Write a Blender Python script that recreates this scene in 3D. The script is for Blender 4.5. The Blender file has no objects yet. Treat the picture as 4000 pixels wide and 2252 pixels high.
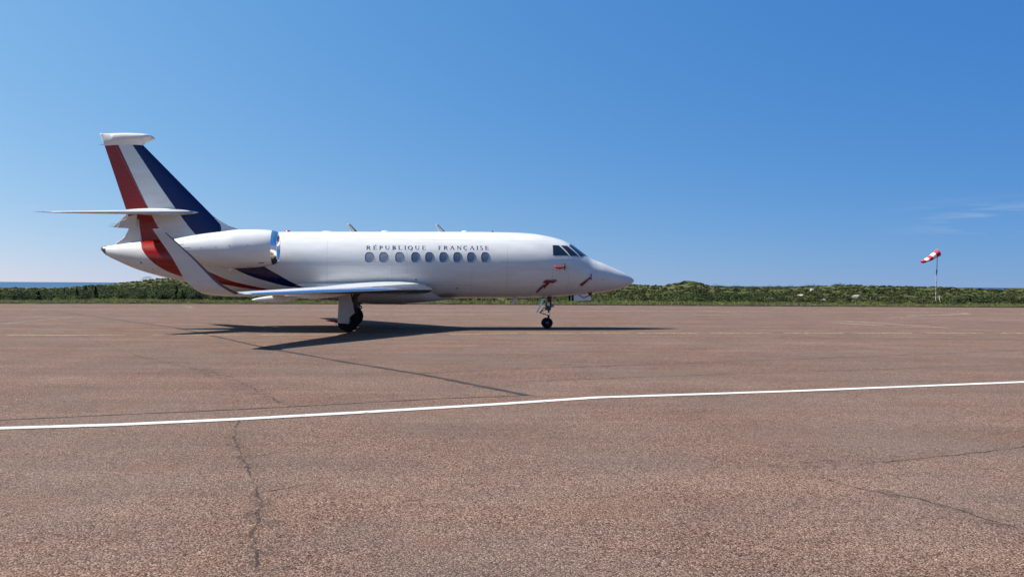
import bpy, math, random
import numpy as np
from mathutils import Vector, Matrix

random.seed(7)
rng = np.random.default_rng(11)
S = bpy.context.scene
COL = S.collection
R = math.radians

# ------------------------------------------------------------------ camera
CAM_H = 1.688
cam = bpy.data.cameras.new('camera')
cam.sensor_width = 36.0
cam.lens = 36.0 * 3500.0 / 4000.0
cam.clip_start = 0.1
cam.clip_end = 60000.0
camo = bpy.data.objects.new('camera', cam)
COL.objects.link(camo)
_p, _r = -17.2 / 3500.0, 0.0059
_f = Vector((0, math.cos(_p), math.sin(_p)))
_r0 = Vector((1, 0, 0)); _u0 = _r0.cross(_f)
_R = _r0 * math.cos(_r) + _u0 * math.sin(_r)
_U = -_r0 * math.sin(_r) + _u0 * math.cos(_r)
camo.matrix_world = Matrix(((_R.x, _U.x, -_f.x, 0), (_R.y, _U.y, -_f.y, 0), (_R.z, _U.z, -_f.z, CAM_H), (0, 0, 0, 1)))
S.camera = camo

# ------------------------------------------------------------------ sky, sun, exposure
TO_SUN = Vector((-0.95, -0.07, 1.0)).normalized()
SUN_EL = math.asin(TO_SUN.z)
SUN_AZ = math.atan2(TO_SUN.x, TO_SUN.y)          # clockwise from +Y
world = bpy.data.worlds.new('World')
S.world = world
world.use_nodes = True
nt = world.node_tree
nt.nodes.clear()
def WN(t, **k):
    n = nt.nodes.new(t)
    for a, b in k.items(): setattr(n, a, b)
    return n
def wmath(op, a, b=None, c=None, clamp=False):
    n = WN('ShaderNodeMath', operation=op, use_clamp=clamp)
    for i, v in enumerate((a, b, c)):
        if v is None: continue
        if isinstance(v, (int, float)): n.inputs[i].default_value = v
        else: nt.links.new(v, n.inputs[i])
    return n.outputs[0]
sky = WN('ShaderNodeTexSky', sky_type='NISHITA')
sky.sun_disc = False
sky.sun_elevation = SUN_EL
sky.sun_rotation = SUN_AZ
sky.altitude = 2000.0
sky.air_density = 0.95
sky.dust_density = 0.0
sky.ozone_density = 1.0
# colour response of clear maritime air: the model's channels compressed, with the forward glow of fine haze round the sun
tc = WN('ShaderNodeTexCoord')
dot = WN('ShaderNodeVectorMath', operation='DOT_PRODUCT')
nt.links.new(tc.outputs['Generated'], dot.inputs[0]); dot.inputs[1].default_value = TO_SUN
sc3 = WN('ShaderNodeSeparateColor'); nt.links.new(sky.outputs[0], sc3.inputs[0])
cc3 = WN('ShaderNodeCombineColor')
SKY_STRENGTH = 0.09
for i, (p, k, g) in enumerate(((0.95, 0.418, 1.6), (0.57, 0.492, 0.9), (0.32, 0.690, 0.36))):
    v = wmath('POWER', wmath('MULTIPLY', sc3.outputs[i], SKY_STRENGTH), p)
    v = wmath('MULTIPLY', v, wmath('EXPONENT', wmath('MULTIPLY', dot.outputs['Value'], g)))
    nt.links.new(wmath('MULTIPLY', v, k / SKY_STRENGTH), cc3.inputs[i])
sep = WN('ShaderNodeSeparateXYZ')
nt.links.new(tc.outputs['Generated'], sep.inputs[0])
X_, Y_, Z_ = sep.outputs
# thin streaks of cirrus low over the horizon: stretched noise kept where a broad noise allows it
mp = WN('ShaderNodeMapping'); mp.inputs['Scale'].default_value = (4.0, 4.0, 48.0)
mp.inputs['Rotation'].default_value = (0, R(-1.5), 0)
nt.links.new(tc.outputs['Generated'], mp.inputs[0])
n1 = WN('ShaderNodeTexNoise'); n1.inputs['Scale'].default_value = 1.6; n1.inputs['Detail'].default_value = 6; n1.inputs['Roughness'].default_value = 0.55
nt.links.new(mp.outputs[0], n1.inputs['Vector'])
el = wmath('SUBTRACT', Z_, 0.067)
el = wmath('MULTIPLY', el, el)
el = wmath('MULTIPLY', el, -1 / (0.014 ** 2))
el = wmath('EXPONENT', el)
az = WN('ShaderNodeMapRange'); az.interpolation_type = 'SMOOTHSTEP'
az.inputs['From Min'].default_value = 0.36; az.inputs['From Max'].default_value = 0.52
nt.links.new(X_, az.inputs[0])
m = WN('ShaderNodeMapRange'); m.inputs['From Min'].default_value = 0.46; m.inputs['From Max'].default_value = 0.72
nt.links.new(n1.outputs[0], m.inputs[0])
cm = wmath('MULTIPLY', wmath('MULTIPLY', m.outputs[0], el), az.outputs[0])
cm = wmath('MULTIPLY', cm, 0.95, clamp=True)
mix = WN('ShaderNodeMix', data_type='RGBA')
nt.links.new(cm, mix.inputs['Factor'])
nt.links.new(cc3.outputs[0], mix.inputs['A'])
mix.inputs['B'].default_value = (5.4, 5.9, 6.6, 1)
bg = WN('ShaderNodeBackground'); bg.inputs['Strength'].default_value = 0.05
nt.links.new(mix.outputs['Result'], bg.inputs['Color'])
wo = WN('ShaderNodeOutputWorld')
nt.links.new(bg.outputs[0], wo.inputs['Surface'])

sun = bpy.data.lights.new('sun', 'SUN')
sun.energy = 5.0
sun.angle = R(0.53)
sun.color = (1.0, 0.955, 0.89)
suno = bpy.data.objects.new('sun', sun)
suno.rotation_euler = (-TO_SUN).to_track_quat('-Z', 'Y').to_euler()
suno.location = TO_SUN * 200
COL.objects.link(suno)

S.view_settings.view_transform = 'Standard'
S.view_settings.look = 'None'
S.view_settings.exposure = 1.15
S.view_settings.gamma = 1.0
S.view_settings.use_curve_mapping = False
S.render.engine = 'CYCLES'
S.cycles.use_denoising = True
S.cycles.max_bounces = 6

# ------------------------------------------------------------------ material helpers
class Mat:
    def __init__(s, name):
        s.m = bpy.data.materials.new(name); s.m.use_nodes = True
        s.t = s.m.node_tree; s.t.nodes.clear()
        s.out = s.n('ShaderNodeOutputMaterial'); s.b = s.n('ShaderNodeBsdfPrincipled')
        s.l(s.b.outputs[0], s.out.inputs[0])
    def n(s, t, **k):
        n = s.t.nodes.new(t)
        for a, b in k.items(): setattr(n, a, b)
        return n
    def l(s, a, b): s.t.links.new(a, b)
    def set(s, **k):
        for a, b in k.items():
            i = s.b.inputs[a.replace('_', ' ')]
            if hasattr(b, 'links') or isinstance(b, bpy.types.NodeSocket): s.l(b, i)
            elif isinstance(b, tuple) and len(b) == 3: i.default_value = (*b, 1)
            else: i.default_value = b
        return s
    def math(s, op, a, b=None, c=None, clamp=False):
        n = s.n('ShaderNodeMath', operation=op, use_clamp=clamp)
        for i, v in enumerate((a, b, c)):
            if v is None: continue
            if isinstance(v, (int, float)): n.inputs[i].default_value = v
            else: s.l(v, n.inputs[i])
        return n.outputs[0]
    def mix(s, f, a, b, bt='MIX'):
        n = s.n('ShaderNodeMix', data_type='RGBA', blend_type=bt)
        for k, v in (('Factor', f), ('A', a), ('B', b)):
            i = [q for q in n.inputs if q.name == k and (q.type == ('VALUE' if k == 'Factor' else 'RGBA'))][0]
            if isinstance(v, (int, float)): i.default_value = v
            elif isinstance(v, tuple): i.default_value = (*v, 1)
            else: s.l(v, i)
        return [o for o in n.outputs if o.type == 'RGBA'][0]
    def coord(s, scale=(1, 1, 1), kind='Object', rot=(0, 0, 0)):
        tc = s.n('ShaderNodeTexCoord'); mp = s.n('ShaderNodeMapping')
        mp.inputs['Scale'].default_value = scale; mp.inputs['Rotation'].default_value = rot
        s.l(tc.outputs[kind], mp.inputs[0]); return mp.outputs[0]
    def noise(s, vec, scale, detail=4, rough=0.55):
        n = s.n('ShaderNodeTexNoise'); n.inputs['Scale'].default_value = scale
        n.inputs['Detail'].default_value = detail; n.inputs['Roughness'].default_value = rough
        s.l(vec, n.inputs['Vector']); return n.outputs[0]
    def rng(s, v, a, b, c=0.0, d=1.0, smooth=False):
        n = s.n('ShaderNodeMapRange')
        if smooth: n.interpolation_type = 'SMOOTHSTEP'
        for i, q in zip(('From Min', 'From Max', 'To Min', 'To Max'), (a, b, c, d)): n.inputs[i].default_value = q
        s.l(v, n.inputs[0]); return n.outputs[0]
    def ramp(s, v, stops):
        n = s.n('ShaderNodeValToRGB'); e = n.color_ramp.elements
        while len(e) < len(stops): e.new(0.5)
        for q, (p, c) in zip(e, stops): q.position = p; q.color = (*c, 1)
        s.l(v, n.inputs[0]); return n.outputs[0]
    def bump(s, h, strength=0.3, dist=0.01):
        n = s.n('ShaderNodeBump'); n.inputs['Strength'].default_value = strength; n.inputs['Distance'].default_value = dist
        s.l(h, n.inputs['Height']); s.l(n.outputs[0], s.b.inputs['Normal'])

def simple(name, col, rough=0.5, metal=0.0, var=0.06, scale=8.0, coat=0.0):
    M = Mat(name)
    v = M.noise(M.coord(), scale, 4)
    f = M.rng(v, 0.3, 0.7, 1 - var * 2, 1 + var)
    c = M.mix(1.0, col, (1, 1, 1), 'MULTIPLY')
    n = M.n('ShaderNodeVectorMath', operation='SCALE'); n.inputs[0].default_value = col; M.l(f, n.inputs['Scale'])
    M.set(Base_Color=n.outputs[0], Roughness=rough, Metallic=metal, Coat_Weight=coat)
    return M.m

MAT = {}
def paint(name, livery=False):
    M = Mat(name)
    co = M.coord()
    dirt = M.rng(M.noise(M.coord((0.5, 1, 2.2)), 2.2, 5), 0.35, 0.75, 0.0, 1.0)
    base = M.mix(dirt, (0.54, 0.54, 0.54), (0.46, 0.453, 0.442))
    sp = M.n('ShaderNodeSeparateXYZ'); M.l(co, sp.inputs[0])
    x, y, z = sp.outputs
    if livery:
        zn = M.rng(z, 1.0, 7.0)
        def curve(pts):
            n = M.n('ShaderNodeFloatCurve'); c = n.mapping.curves[0]
            P = sorted(((zz - 1) / 6, (xx + 17) / 9) for xx, zz in pts)
            P = [(min(max(a, 0), 1), min(max(b, 0), 1)) for a, b in P]
            c.points[0].location = P[0]; c.points[1].location = P[-1]
            for q in P[1:-1]: c.points.new(*q)
            for q in c.points: q.handle_type = 'AUTO'
            n.mapping.update(); M.l(zn, n.inputs['Value'])
            return M.math('MULTIPLY_ADD', n.outputs[0], 9.0, -17.0)
        r1 = curve([(-16.7, 7), (-15.75, 4.3), (-15.55, 3.7), (-15.22, 3.28), (-14.83, 3.09), (-14.726, 2.863), (-14.422, 2.469), (-14.017, 2.156), (-13.613, 1.96), (-13.184, 1.836), (-11.608, 1.555), (-11.09, 1.467), (-10.268, 1.38), (-9.2, 1.25), (-8.4, 1.0)])
        r2 = curve([(-15.85, 7), (-15.645, 6.552), (-14.589, 4.289), (-14.24, 3.61), (-13.72, 2.9), (-12.9, 2.3), (-12.134, 1.958), (-11.705, 1.771), (-10.888, 1.559), (-10.269, 1.435), (-9.7, 1.37), (-8.7, 1.22), (-8.1, 1.0)])
        b1 = curve([(-15.44, 7), (-15.153, 6.565), (-13.602, 4.25), (-12.964, 3.414), (-12.2, 2.7), (-11.435, 2.161), (-10.881, 1.903), (-10.263, 1.708), (-9.642, 1.551), (-9.071, 1.469), (-8.5, 1.33), (-8.05, 1.0)])
        b2 = curve([(-15.17, 7), (-14.76, 6.574), (-12.45, 4.203), (-11.85, 3.568), (-11.1, 2.85), (-10.364, 2.233), (-9.85, 1.928), (-9.432, 1.685), (-9.067, 1.524), (-8.4, 1.33), (-8.02, 1.0)])
        def between(a, b):
            return M.math('MULTIPLY', M.math('GREATER_THAN', x, a), M.math('LESS_THAN', x, b))
        base = M.mix(between(r1, r2), base, (0.20, 0.005, 0.005))
        base = M.mix(between(b1, b2), base, (0.001, 0.002, 0.055))
        # skin joints
        def seam(x0, z0, z1):
            a = M.math('COMPARE', x, x0, 0.008)
            return M.math('MULTIPLY', a, M.math('MULTIPLY', M.math('GREATER_THAN', z, z0), M.math('LESS_THAN', z, z1)))
        def seamz(z0, x0, x1):
            a = M.math('COMPARE', z, z0, 0.006)
            return M.math('MULTIPLY', a, M.math('MULTIPLY', M.math('GREATER_THAN', x, x0), M.math('LESS_THAN', x, x1)))
        tot = seam(-5.9, 1.3, 2.9)
        for q in (seam(-14.15, 1.2, 2.6), seam(0.0, 1.2, 2.3), seam(1.75, 1.1, 2.9), seam(-1.7, 1.1, 3.0), seamz(2.33, -9.4, -5.9), seamz(2.22, -2.2, 1.2), seamz(2.30, -15.8, -13.7), seam(-3.0, 1.1, 2.2), seam(-5.36, 2.05, 3.05), seamz(3.05, -5.9, -5.36), seamz(2.05, -5.9, -5.36), seam(-8.2, 1.2, 3.5), seam(-10.0, 1.2, 3.4), seam(-12.3, 1.4, 3.4), seam(0.62, 1.2, 2.1), seam(-0.75, 1.2, 1.75), seamz(1.75, -0.75, 0.0), seamz(1.62, -8.2, -3.0), seamz(3.28, -9.5, 0.0)):
            tot = M.math('MAXIMUM', tot, q)
        base = M.mix(M.math('MULTIPLY', tot, 0.32), base, (0.12, 0.12, 0.13))
    M.set(Base_Color=base, Roughness=M.rng(dirt, 0, 1, 0.22, 0.34), Coat_Weight=0.25, Coat_Roughness=0.08, Specular_IOR_Level=0.32)
    return M.m
MAT['livery'] = paint('white_paint_with_tricolour', True)
MAT['white'] = paint('white_aircraft_paint')
MAT['lightgrey'] = simple('light_grey_paint', (0.60, 0.60, 0.61), 0.35, 0, 0.05, 5)
MAT['doorgrey'] = simple('grey_door_paint', (0.33, 0.33, 0.345), 0.4, 0, 0.06, 6)
MAT['chrome'] = simple('polished_metal', (0.80, 0.81, 0.84), 0.18, 1.0, 0.03, 3)
MAT['steel'] = simple('dull_steel', (0.35, 0.35, 0.37), 0.42, 0.9, 0.1, 20)
MAT['darkmetal'] = simple('dark_metal', (0.06, 0.06, 0.065), 0.45, 0.7, 0.15, 20)
MAT['black'] = simple('black_rubber', (0.009, 0.009, 0.010), 0.9, 0, 0.2, 30)
MAT['black'].node_tree.nodes['Principled BSDF'].inputs['Specular IOR Level'].default_value = 0.2
MAT['rimgrey'] = simple('wheel_hub_grey', (0.10, 0.105, 0.12), 0.4, 0.6, 0.1, 25)
MAT['navy'] = simple('navy_lettering', (0.012, 0.018, 0.07), 0.35, 0, 0.03, 8)
MAT['seal'] = simple('window_seal', (0.10, 0.11, 0.14), 0.5, 0, 0.08, 20)
MAT['pane'] = simple('cabin_glass', (0.070, 0.095, 0.155), 0.06, 0, 0.10, 3, 0.5)
MAT['paneshade'] = simple('cabin_glass_blind_down', (0.16, 0.18, 0.225), 0.10, 0, 0.08, 3, 0.5)
MAT['cockpit'] = simple('cockpit_glass', (0.010, 0.014, 0.020), 0.04, 0, 0.2, 2, 0.6)
MAT['redflag'] = simple('red_cover_cloth', (0.42, 0.020, 0.022), 0.8, 0, 0.15, 14)
MAT['darkred'] = simple('faded_dark_red_cloth', (0.16, 0.016, 0.018), 0.85, 0, 0.2, 14)
MAT['beacon'] = simple('red_beacon_lens', (0.55, 0.01, 0.02), 0.15, 0, 0.05, 9)

# ------------------------------------------------------------------ mesh helpers
def mesh_obj(name, verts, faces, mat, parent=None, smooth=True, mats=None, fmat=None):
    me = bpy.data.meshes.new(name)
    me.from_pydata([tuple(map(float, v)) for v in verts], [], [list(map(int, f)) for f in faces])
    me.validate(); me.update()
    for q in (mats or [mat]): me.materials.append(q)
    if fmat is not None: me.polygons.foreach_set('material_index', fmat)
    if smooth: me.polygons.foreach_set('use_smooth', [True] * len(me.polygons))
    o = bpy.data.objects.new(name, me); COL.objects.link(o)
    if parent: o.parent = parent
    return o
class MB:
    def __init__(s): s.v = []; s.f = []; s.m = []
    def add(s, v, f, m=0):
        k = len(s.v); s.v += [tuple(q) for q in v]; s.f += [[i + k for i in q] for q in f]; s.m += [m] * len(f); return s
    def box(s, c, d, rot=None, m=0):
        c = Vector(c); P = []
        for i in range(8):
            q = Vector(((i & 1) - .5, ((i >> 1) & 1) - .5, ((i >> 2) & 1) - .5)); q = Vector((q.x * d[0], q.y * d[1], q.z * d[2]))
            if rot: q = rot @ q
            P.append(c + q)
        return s.add(P, [(0, 2, 3, 1), (4, 5, 7, 6), (0, 1, 5, 4), (2, 6, 7, 3), (0, 4, 6, 2), (1, 3, 7, 5)], m)
    def tube(s, a, b, r0, r1=None, n=12, m=0, caps=True):
        r1 = r0 if r1 is None else r1
        a, b = Vector(a), Vector(b); d = (b - a).normalized()
        e = d.orthogonal().normalized(); g = d.cross(e)
        P = []
        for c, r in ((a, r0), (b, r1)):
            for i in range(n):
                t = 2 * math.pi * i / n; P.append(c + (e * math.cos(t) + g * math.sin(t)) * r)
        F = [(i, (i + 1) % n, n + (i + 1) % n, n + i) for i in range(n)]
        if caps: F += [tuple(range(n))[::-1], tuple(range(n, 2 * n))]
        return s.add(P, F, m)
    def path(s, pts, r, n=8, m=0):
        for a, b in zip(pts, pts[1:]): s.tube(a, b, r, r, n, m)
        return s
    def lathe(s, prof, origin, axis, n=32, m=0, ms=None):
        o = Vector(origin); d = Vector(axis).normalized(); e = d.orthogonal().normalized(); g = d.cross(e)
        P = []
        for h, r in prof:
            for i in range(n):
                t = 2 * math.pi * i / n; P.append(o + d * h + (e * math.cos(t) + g * math.sin(t)) * r)
        for j in range(len(prof) - 1):
            F = [(j * n + i, j * n + (i + 1) % n, (j + 1) * n + (i + 1) % n, (j + 1) * n + i) for i in range(n)]
            k = m if ms is None else ms[j]
            if j == 0: s_k = len(s.v); s.v += [tuple(q) for q in P]
            s.f += [[q + s_k for q in f] for f in F]; s.m += [k] * n
        return s
    def prism(s, poly, axis, a, b, m=0):
        # poly: 2D list in the two other axes (x,z for axis y)
        n = len(poly); P = []
        for w in (a, b):
            for p, q in poly:
                P.append((p, w, q) if axis == 'y' else ((w, p, q) if axis == 'x' else (p, q, w)))
        F = [(i, (i + 1) % n, n + (i + 1) % n, n + i) for i in range(n)] + [tuple(range(n))[::-1], tuple(range(n, 2 * n))]
        return s.add(P, F, m)
    def build(s, name, mats, parent=None, smooth=False, bevel=0.0, label=None, auto=False):
        if not isinstance(mats, (list, tuple)): mats = [mats]
        o = mesh_obj(name, s.v, s.f, None, parent, smooth, mats, s.m)
        if auto:
            o.data.set_sharp_from_angle(angle=R(40))
        if bevel:
            b = o.modifiers.new('bevel', 'BEVEL'); b.width = bevel; b.segments = 2; b.limit_method = 'ANGLE'
        if label: o['label'] = label
        return o
def loft(rings, close=True, cap0=False, cap1=False):
    n = len(rings[0]); V = [p for r in rings for p in r]; F = []
    for j in range(len(rings) - 1):
        for i in range(n if close else n - 1):
            F.append((j * n + i, j * n + (i + 1) % n, (j + 1) * n + (i + 1) % n, (j + 1) * n + i))
    if cap0: F.append(tuple(range(n))[::-1])
    if cap1: F.append(tuple(range((len(rings) - 1) * n, len(rings) * n)))
    return V, F
def pchip(xs, ys):
    xs = np.array(xs, float); ys = np.array(ys, float); h = np.diff(xs); d = np.diff(ys) / h
    m = np.zeros_like(ys); m[0] = d[0]; m[-1] = d[-1]
    for i in range(1, len(xs) - 1):
        if d[i - 1] * d[i] > 0:
            w1 = 2 * h[i] + h[i - 1]; w2 = h[i] + 2 * h[i - 1]; m[i] = (w1 + w2) / (w1 / d[i - 1] + w2 / d[i])
    def f(x):
        x = np.clip(np.asarray(x, float), xs[0], xs[-1]); k = np.clip(np.searchsorted(xs, x) - 1, 0, len(h) - 1)
        t = (x - xs[k]) / h[k]
        return ((1 + 2 * t) * (1 - t) ** 2 * ys[k] + t * (1 - t) ** 2 * h[k] * m[k] + t * t * (3 - 2 * t) * ys[k + 1] + t * t * (t - 1) * h[k] * m[k + 1])
    return f
def tag(o, label, cat, group=None, kind=None):
    o['label'] = label; o['category'] = cat
    if group: o['group'] = group
    if kind: o['kind'] = kind
    return o
def structure(o): o['kind'] = 'structure'; return o
def empty(name, loc, rz=0.0):
    o = bpy.data.objects.new(name, None); o.empty_display_size = 0.3
    o.location = loc; o.rotation_euler = (0, 0, rz); COL.objects.link(o); return o

# ------------------------------------------------------------------ ground: apron
def asphalt():
    M = Mat('pink_granite_asphalt')
    co = M.coord()
    vo = M.n('ShaderNodeTexVoronoi'); vo.inputs['Scale'].default_value = 84.0; vo.inputs['Randomness'].default_value = 1.0
    M.l(co, vo.inputs['Vector'])
    sp = M.n('ShaderNodeSeparateColor'); M.l(vo.outputs['Color'], sp.inputs[0])
    stone = M.ramp(sp.outputs[0], [(0.0, (0.048, 0.029, 0.023)), (0.25, (0.128, 0.072, 0.056)), (0.5, (0.193, 0.109, 0.085)), (0.72, (0.204, 0.138, 0.104)), (0.88, (0.265, 0.162, 0.125)), (1.0, (0.345, 0.245, 0.204))])
    v2 = M.n('ShaderNodeTexVoronoi'); v2.inputs['Scale'].default_value = 150.0
    M.l(co, v2.inputs['Vector'])
    s2 = M.n('ShaderNodeSeparateColor'); M.l(v2.outputs['Color'], s2.inputs[0])
    fine = M.rng(s2.outputs[1], 0, 1, 0.72, 1.25)
    gap = M.rng(vo.outputs['Distance'], 0.42, 0.75, 1.0, 0.42, True)
    val = M.math('MULTIPLY', fine, gap)
    patch = M.noise(co, 0.55, 6, 0.6)
    val = M.math('MULTIPLY', val, M.rng(patch, 0.3, 0.72, 0.84, 1.14))
    streak = M.noise(M.coord((0.035, 0.75, 1), rot=(0, 0, R(-6))), 1.0, 6, 0.62)
    val = M.math('MULTIPLY', val, M.rng(streak, 0.3, 0.7, 0.80, 1.17))
    clump = M.noise(co, 7.0, 4, 0.6)
    val = M.math('MULTIPLY', val, M.rng(clump, 0.3, 0.7, 0.93, 1.07))
    sc = M.n('ShaderNodeVectorMath', operation='SCALE'); M.l(stone, sc.inputs[0]); M.l(val, sc.inputs['Scale'])
    grey = M.noise(co, 0.33, 5, 0.6)
    col = M.mix(M.rng(grey, 0.42, 0.7, 0.0, 0.45), sc.outputs[0], (0.118, 0.096, 0.082))
    red = M.noise(M.coord((1, 1, 1), rot=(0, 0, 1.0)), 0.8, 4, 0.6)
    col = M.mix(M.rng(red, 0.55, 0.75, 0.0, 0.35), col, (0.175, 0.090, 0.064))
    # oil and dirt blotches
    st = M.noise(M.coord((1, 1, 1), rot=(0, 0, 0.4)), 1.3, 7, 0.7)
    col = M.mix(M.rng(st, 0.62, 0.78, 0.0, 0.55), col, (0.07, 0.047, 0.040))
    M.set(Base_Color=M.mix(1.0, col, (0.985, 1.01, 0.985), 'MULTIPLY'), Roughness=0.95, Specular_IOR_Level=0.08)
    hgt = M.math('MULTIPLY_ADD', M.math('SUBTRACT', 1.0, vo.outputs['Distance']), 1.0, M.math('MULTIPLY', sp.outputs[1], 0.7))
    M.bump(hgt, 0.85, 0.007)
    return M.m
def worn(name, col, lo, hi, base=(0.24, 0.165, 0.14), scale=5.0):
    M = Mat(name)
    n = M.noise(M.coord(), scale, 8, 0.75)
    n2 = M.noise(M.coord(), 60.0, 3, 0.6)
    f = M.rng(M.math('MULTIPLY_ADD', n2, 0.35, n), lo, hi)
    tr = M.n('ShaderNodeBsdfTransparent'); mx = M.n('ShaderNodeMixShader')
    tint = M.noise(M.coord(), 1.2, 4)
    M.set(Base_Color=M.mix(M.rng(tint, 0.35, 0.7), col, tuple(c * 0.82 for c in col)), Roughness=0.8, Specular_IOR_Level=0.25)
    M.l(f, mx.inputs[0]); M.l(tr.outputs[0], mx.inputs[1]); M.l(M.b.outputs[0], mx.inputs[2]); M.l(mx.outputs[0], M.out.inputs[0])
    return M.m
MAT['asphalt'] = asphalt()
MAT['linewhite'] = worn('white_line_paint', (0.46, 0.455, 0.425), 0.47, 0.60)
MAT['lineyellow'] = worn('worn_yellow_line_paint', (0.42, 0.34, 0.20), 0.48, 0.88)
MAT['linefaint'] = worn('faded_cream_line_paint', (0.40, 0.33, 0.25), 0.44, 0.86)
MAT['seam'] = worn('bitumen_joint', (0.030, 0.022, 0.020), 0.36, 0.56, scale=2.5)
MAT['crack'] = worn('open_crack', (0.040, 0.029, 0.025), 0.50, 0.74, scale=2.2)
MAT['faintcrack'] = worn('ravelled_crack', (0.040, 0.029, 0.025), 0.58, 0.82, scale=1.6)
MAT['stain'] = worn('dark_stain', (0.060, 0.045, 0.041), 0.66, 1.18, scale=4.0)
MAT['shadedsoil'] = simple('shadow_dark_soil', (0.030, 0.022, 0.014), 1.0, 0, 0.3, 6)  # soil darkened so its colour carries the shadow of the grass edge

EX = np.array([-400, -150, -60, -38.1, -20, -2, 20.8, 42, 150, 400.0])
EY = np.array([30, 50, 62.5, 66.7, 70.2, 72.2, 72.7, 73.5, 77, 85.0])
edge_f = pchip(EX, EY)
xs = np.concatenate([np.linspace(-400, -60, 12), np.linspace(-58, 58, 60), np.linspace(60, 400, 12)])
V = [(x, -260.0, 0.0) for x in xs] + [(x, float(edge_f(x)) + 0.12 * math.sin(x * 1.7) + 0.09 * math.sin(x * 4.3), 0.0) for x in xs]
n = len(xs)
apron = mesh_obj('apron', V, [(i, i + 1, n + i + 1, n + i) for i in range(n - 1)], MAT['asphalt'], smooth=False)
structure(apron)
apron['label'] = 'reddish pink granite asphalt aircraft parking apron'

def ribbon(name, pts, w, z, mat, jit=0.0, step=None, taper=False, seed=1, widen=None):
    r = random.Random(seed)
    P = [Vector((x, y)) for x, y in pts]
    if step:
        Q = []
        for a, b in zip(P, P[1:]):
            k = max(1, int((b - a).length / step))
            for i in range(k): Q.append(a.lerp(b, i / k))
        Q.append(P[-1]); P = Q
    off = 0.0; L = []
    for i, p in enumerate(P):
        d = (P[min(i + 1, len(P) - 1)] - P[max(i - 1, 0)]).normalized(); nrm = Vector((-d.y, d.x))
        off = off * 0.8 + r.uniform(-1, 1) * jit
        ww = w * (1 + (r.uniform(-0.5, 0.6) if jit > 0.002 else r.uniform(-0.04, 0.04)))
        if widen: ww *= widen(i / (len(P) - 1))
        if taper: ww *= max(0.12, min(1, 6 * min(i, len(P) - 1 - i) / len(P)))
        c = p + nrm * off
        L.append((c + nrm * ww / 2, c - nrm * ww / 2))
    V = []; F = []
    for a, b in L: V += [(a.x, a.y, z), (b.x, b.y, z)]
    for i in range(len(L) - 1): F.append((2 * i + 1, 2 * i + 3, 2 * i + 2, 2 * i))
    return mesh_obj(name, V, F, mat, apron, smooth=False)
ribbon('white_edge_line', [(-9.2, 9.35), (-5.85, 10.25), (-4.62, 10.56), (-3.36, 11.04), (-2.0, 11.66), (-0.2, 12.55), (1.28, 13.37), (2.6, 13.75), (4.53, 14.33), (9.14, 15.92), (16, 18.3)], 0.2, 0.008, MAT['linewhite'], jit=0.0012, step=0.3)
# yellow dashed stand line under the aircraft
def dl(x): return 27.8 + (x + 15.88) * 0.1405 if x < 0 else 30.66 + x * 0.1075
for a, b in ((-26, -16.0), (-15.7, -12.2), (-11.4, -8.6), (-8.1, -5.6), (-5.1, -2.6), (-2.1, 0.2), (0.55, 2.2), (2.35, 4.0), (4.37, 6.46), (7.0, 9.16), (9.62, 11.82), (12.26, 14.44), (14.95, 17.14), (17.66, 19.85), (20.4, 22.6), (23.1, 25.3)):
    ribbon('yellow_dash', [(a, dl(a)), (b, dl(b))], 0.26, 0.008, MAT['lineyellow'], step=0.5)
ribbon('taxi_line', [(-60, 51.2), (-30.8, 53.9), (-24.85, 54.4), (-15.9, 55.4), (0, 56.7), (13.2, 57.8), (24, 58.6), (27.5, 58.6), (28.9, 57.6), (28.6, 56.0), (25.6, 53.2), (22.5, 51.0)], 0.36, 0.008, MAT['linefaint'], step=0.6)
ribbon('taxi_line', [(30.3, 57.0), (36, 57.8), (48, 58.9), (70, 61)], 0.36, 0.008, MAT['linefaint'], step=0.6)
ribbon('taxi_line', [(31.5, 55.6), (38, 55.9), (52, 56.4)], 0.36, 0.008, MAT['linefaint'], step=0.6)
ribbon('yellow_lead_line', [(15.7, 43.6), (16.02, 42.66), (17.79, 36.65)], 0.28, 0.008, MAT['lineyellow'], step=0.5)
ribbon('yellow_lead_line', [(14.6, 40.9), (15.0, 40.06), (15.95, 38.21)], 0.28, 0.008, MAT['linefaint'], step=0.5)
ribbon('yellow_lead_line', [(12.69, 60.36), (13.96, 55.22)], 0.28, 0.008, MAT['lineyellow'], step=0.5)
ribbon('yellow_lead_line', [(-22.9, 62.6), (-22.0, 61.3), (-21.3, 59.6), (-22.6, 58.0), (-25.5, 55.0)], 0.28, 0.008, MAT['lineyellow'], step=0.5)
ribbon('white_marking', [(-20.0, 34.6), (-20.1, 35.6), (-20.4, 38.2), (-20.8, 42.5)], 0.12, 0.008, MAT['linefaint'], step=0.5)
for y0, x0, x1 in ((47.5, 20, 31), (49.5, -9, 2), (62.5, 14, 22), (50.5, 8, 14), (45.2, 24, 30)):
    ribbon('faded_marking', [(x0, y0), (x1, y0 + (x1 - x0) * 0.1)], 0.25, 0.006, MAT['linefaint'], step=0.6)
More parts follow.
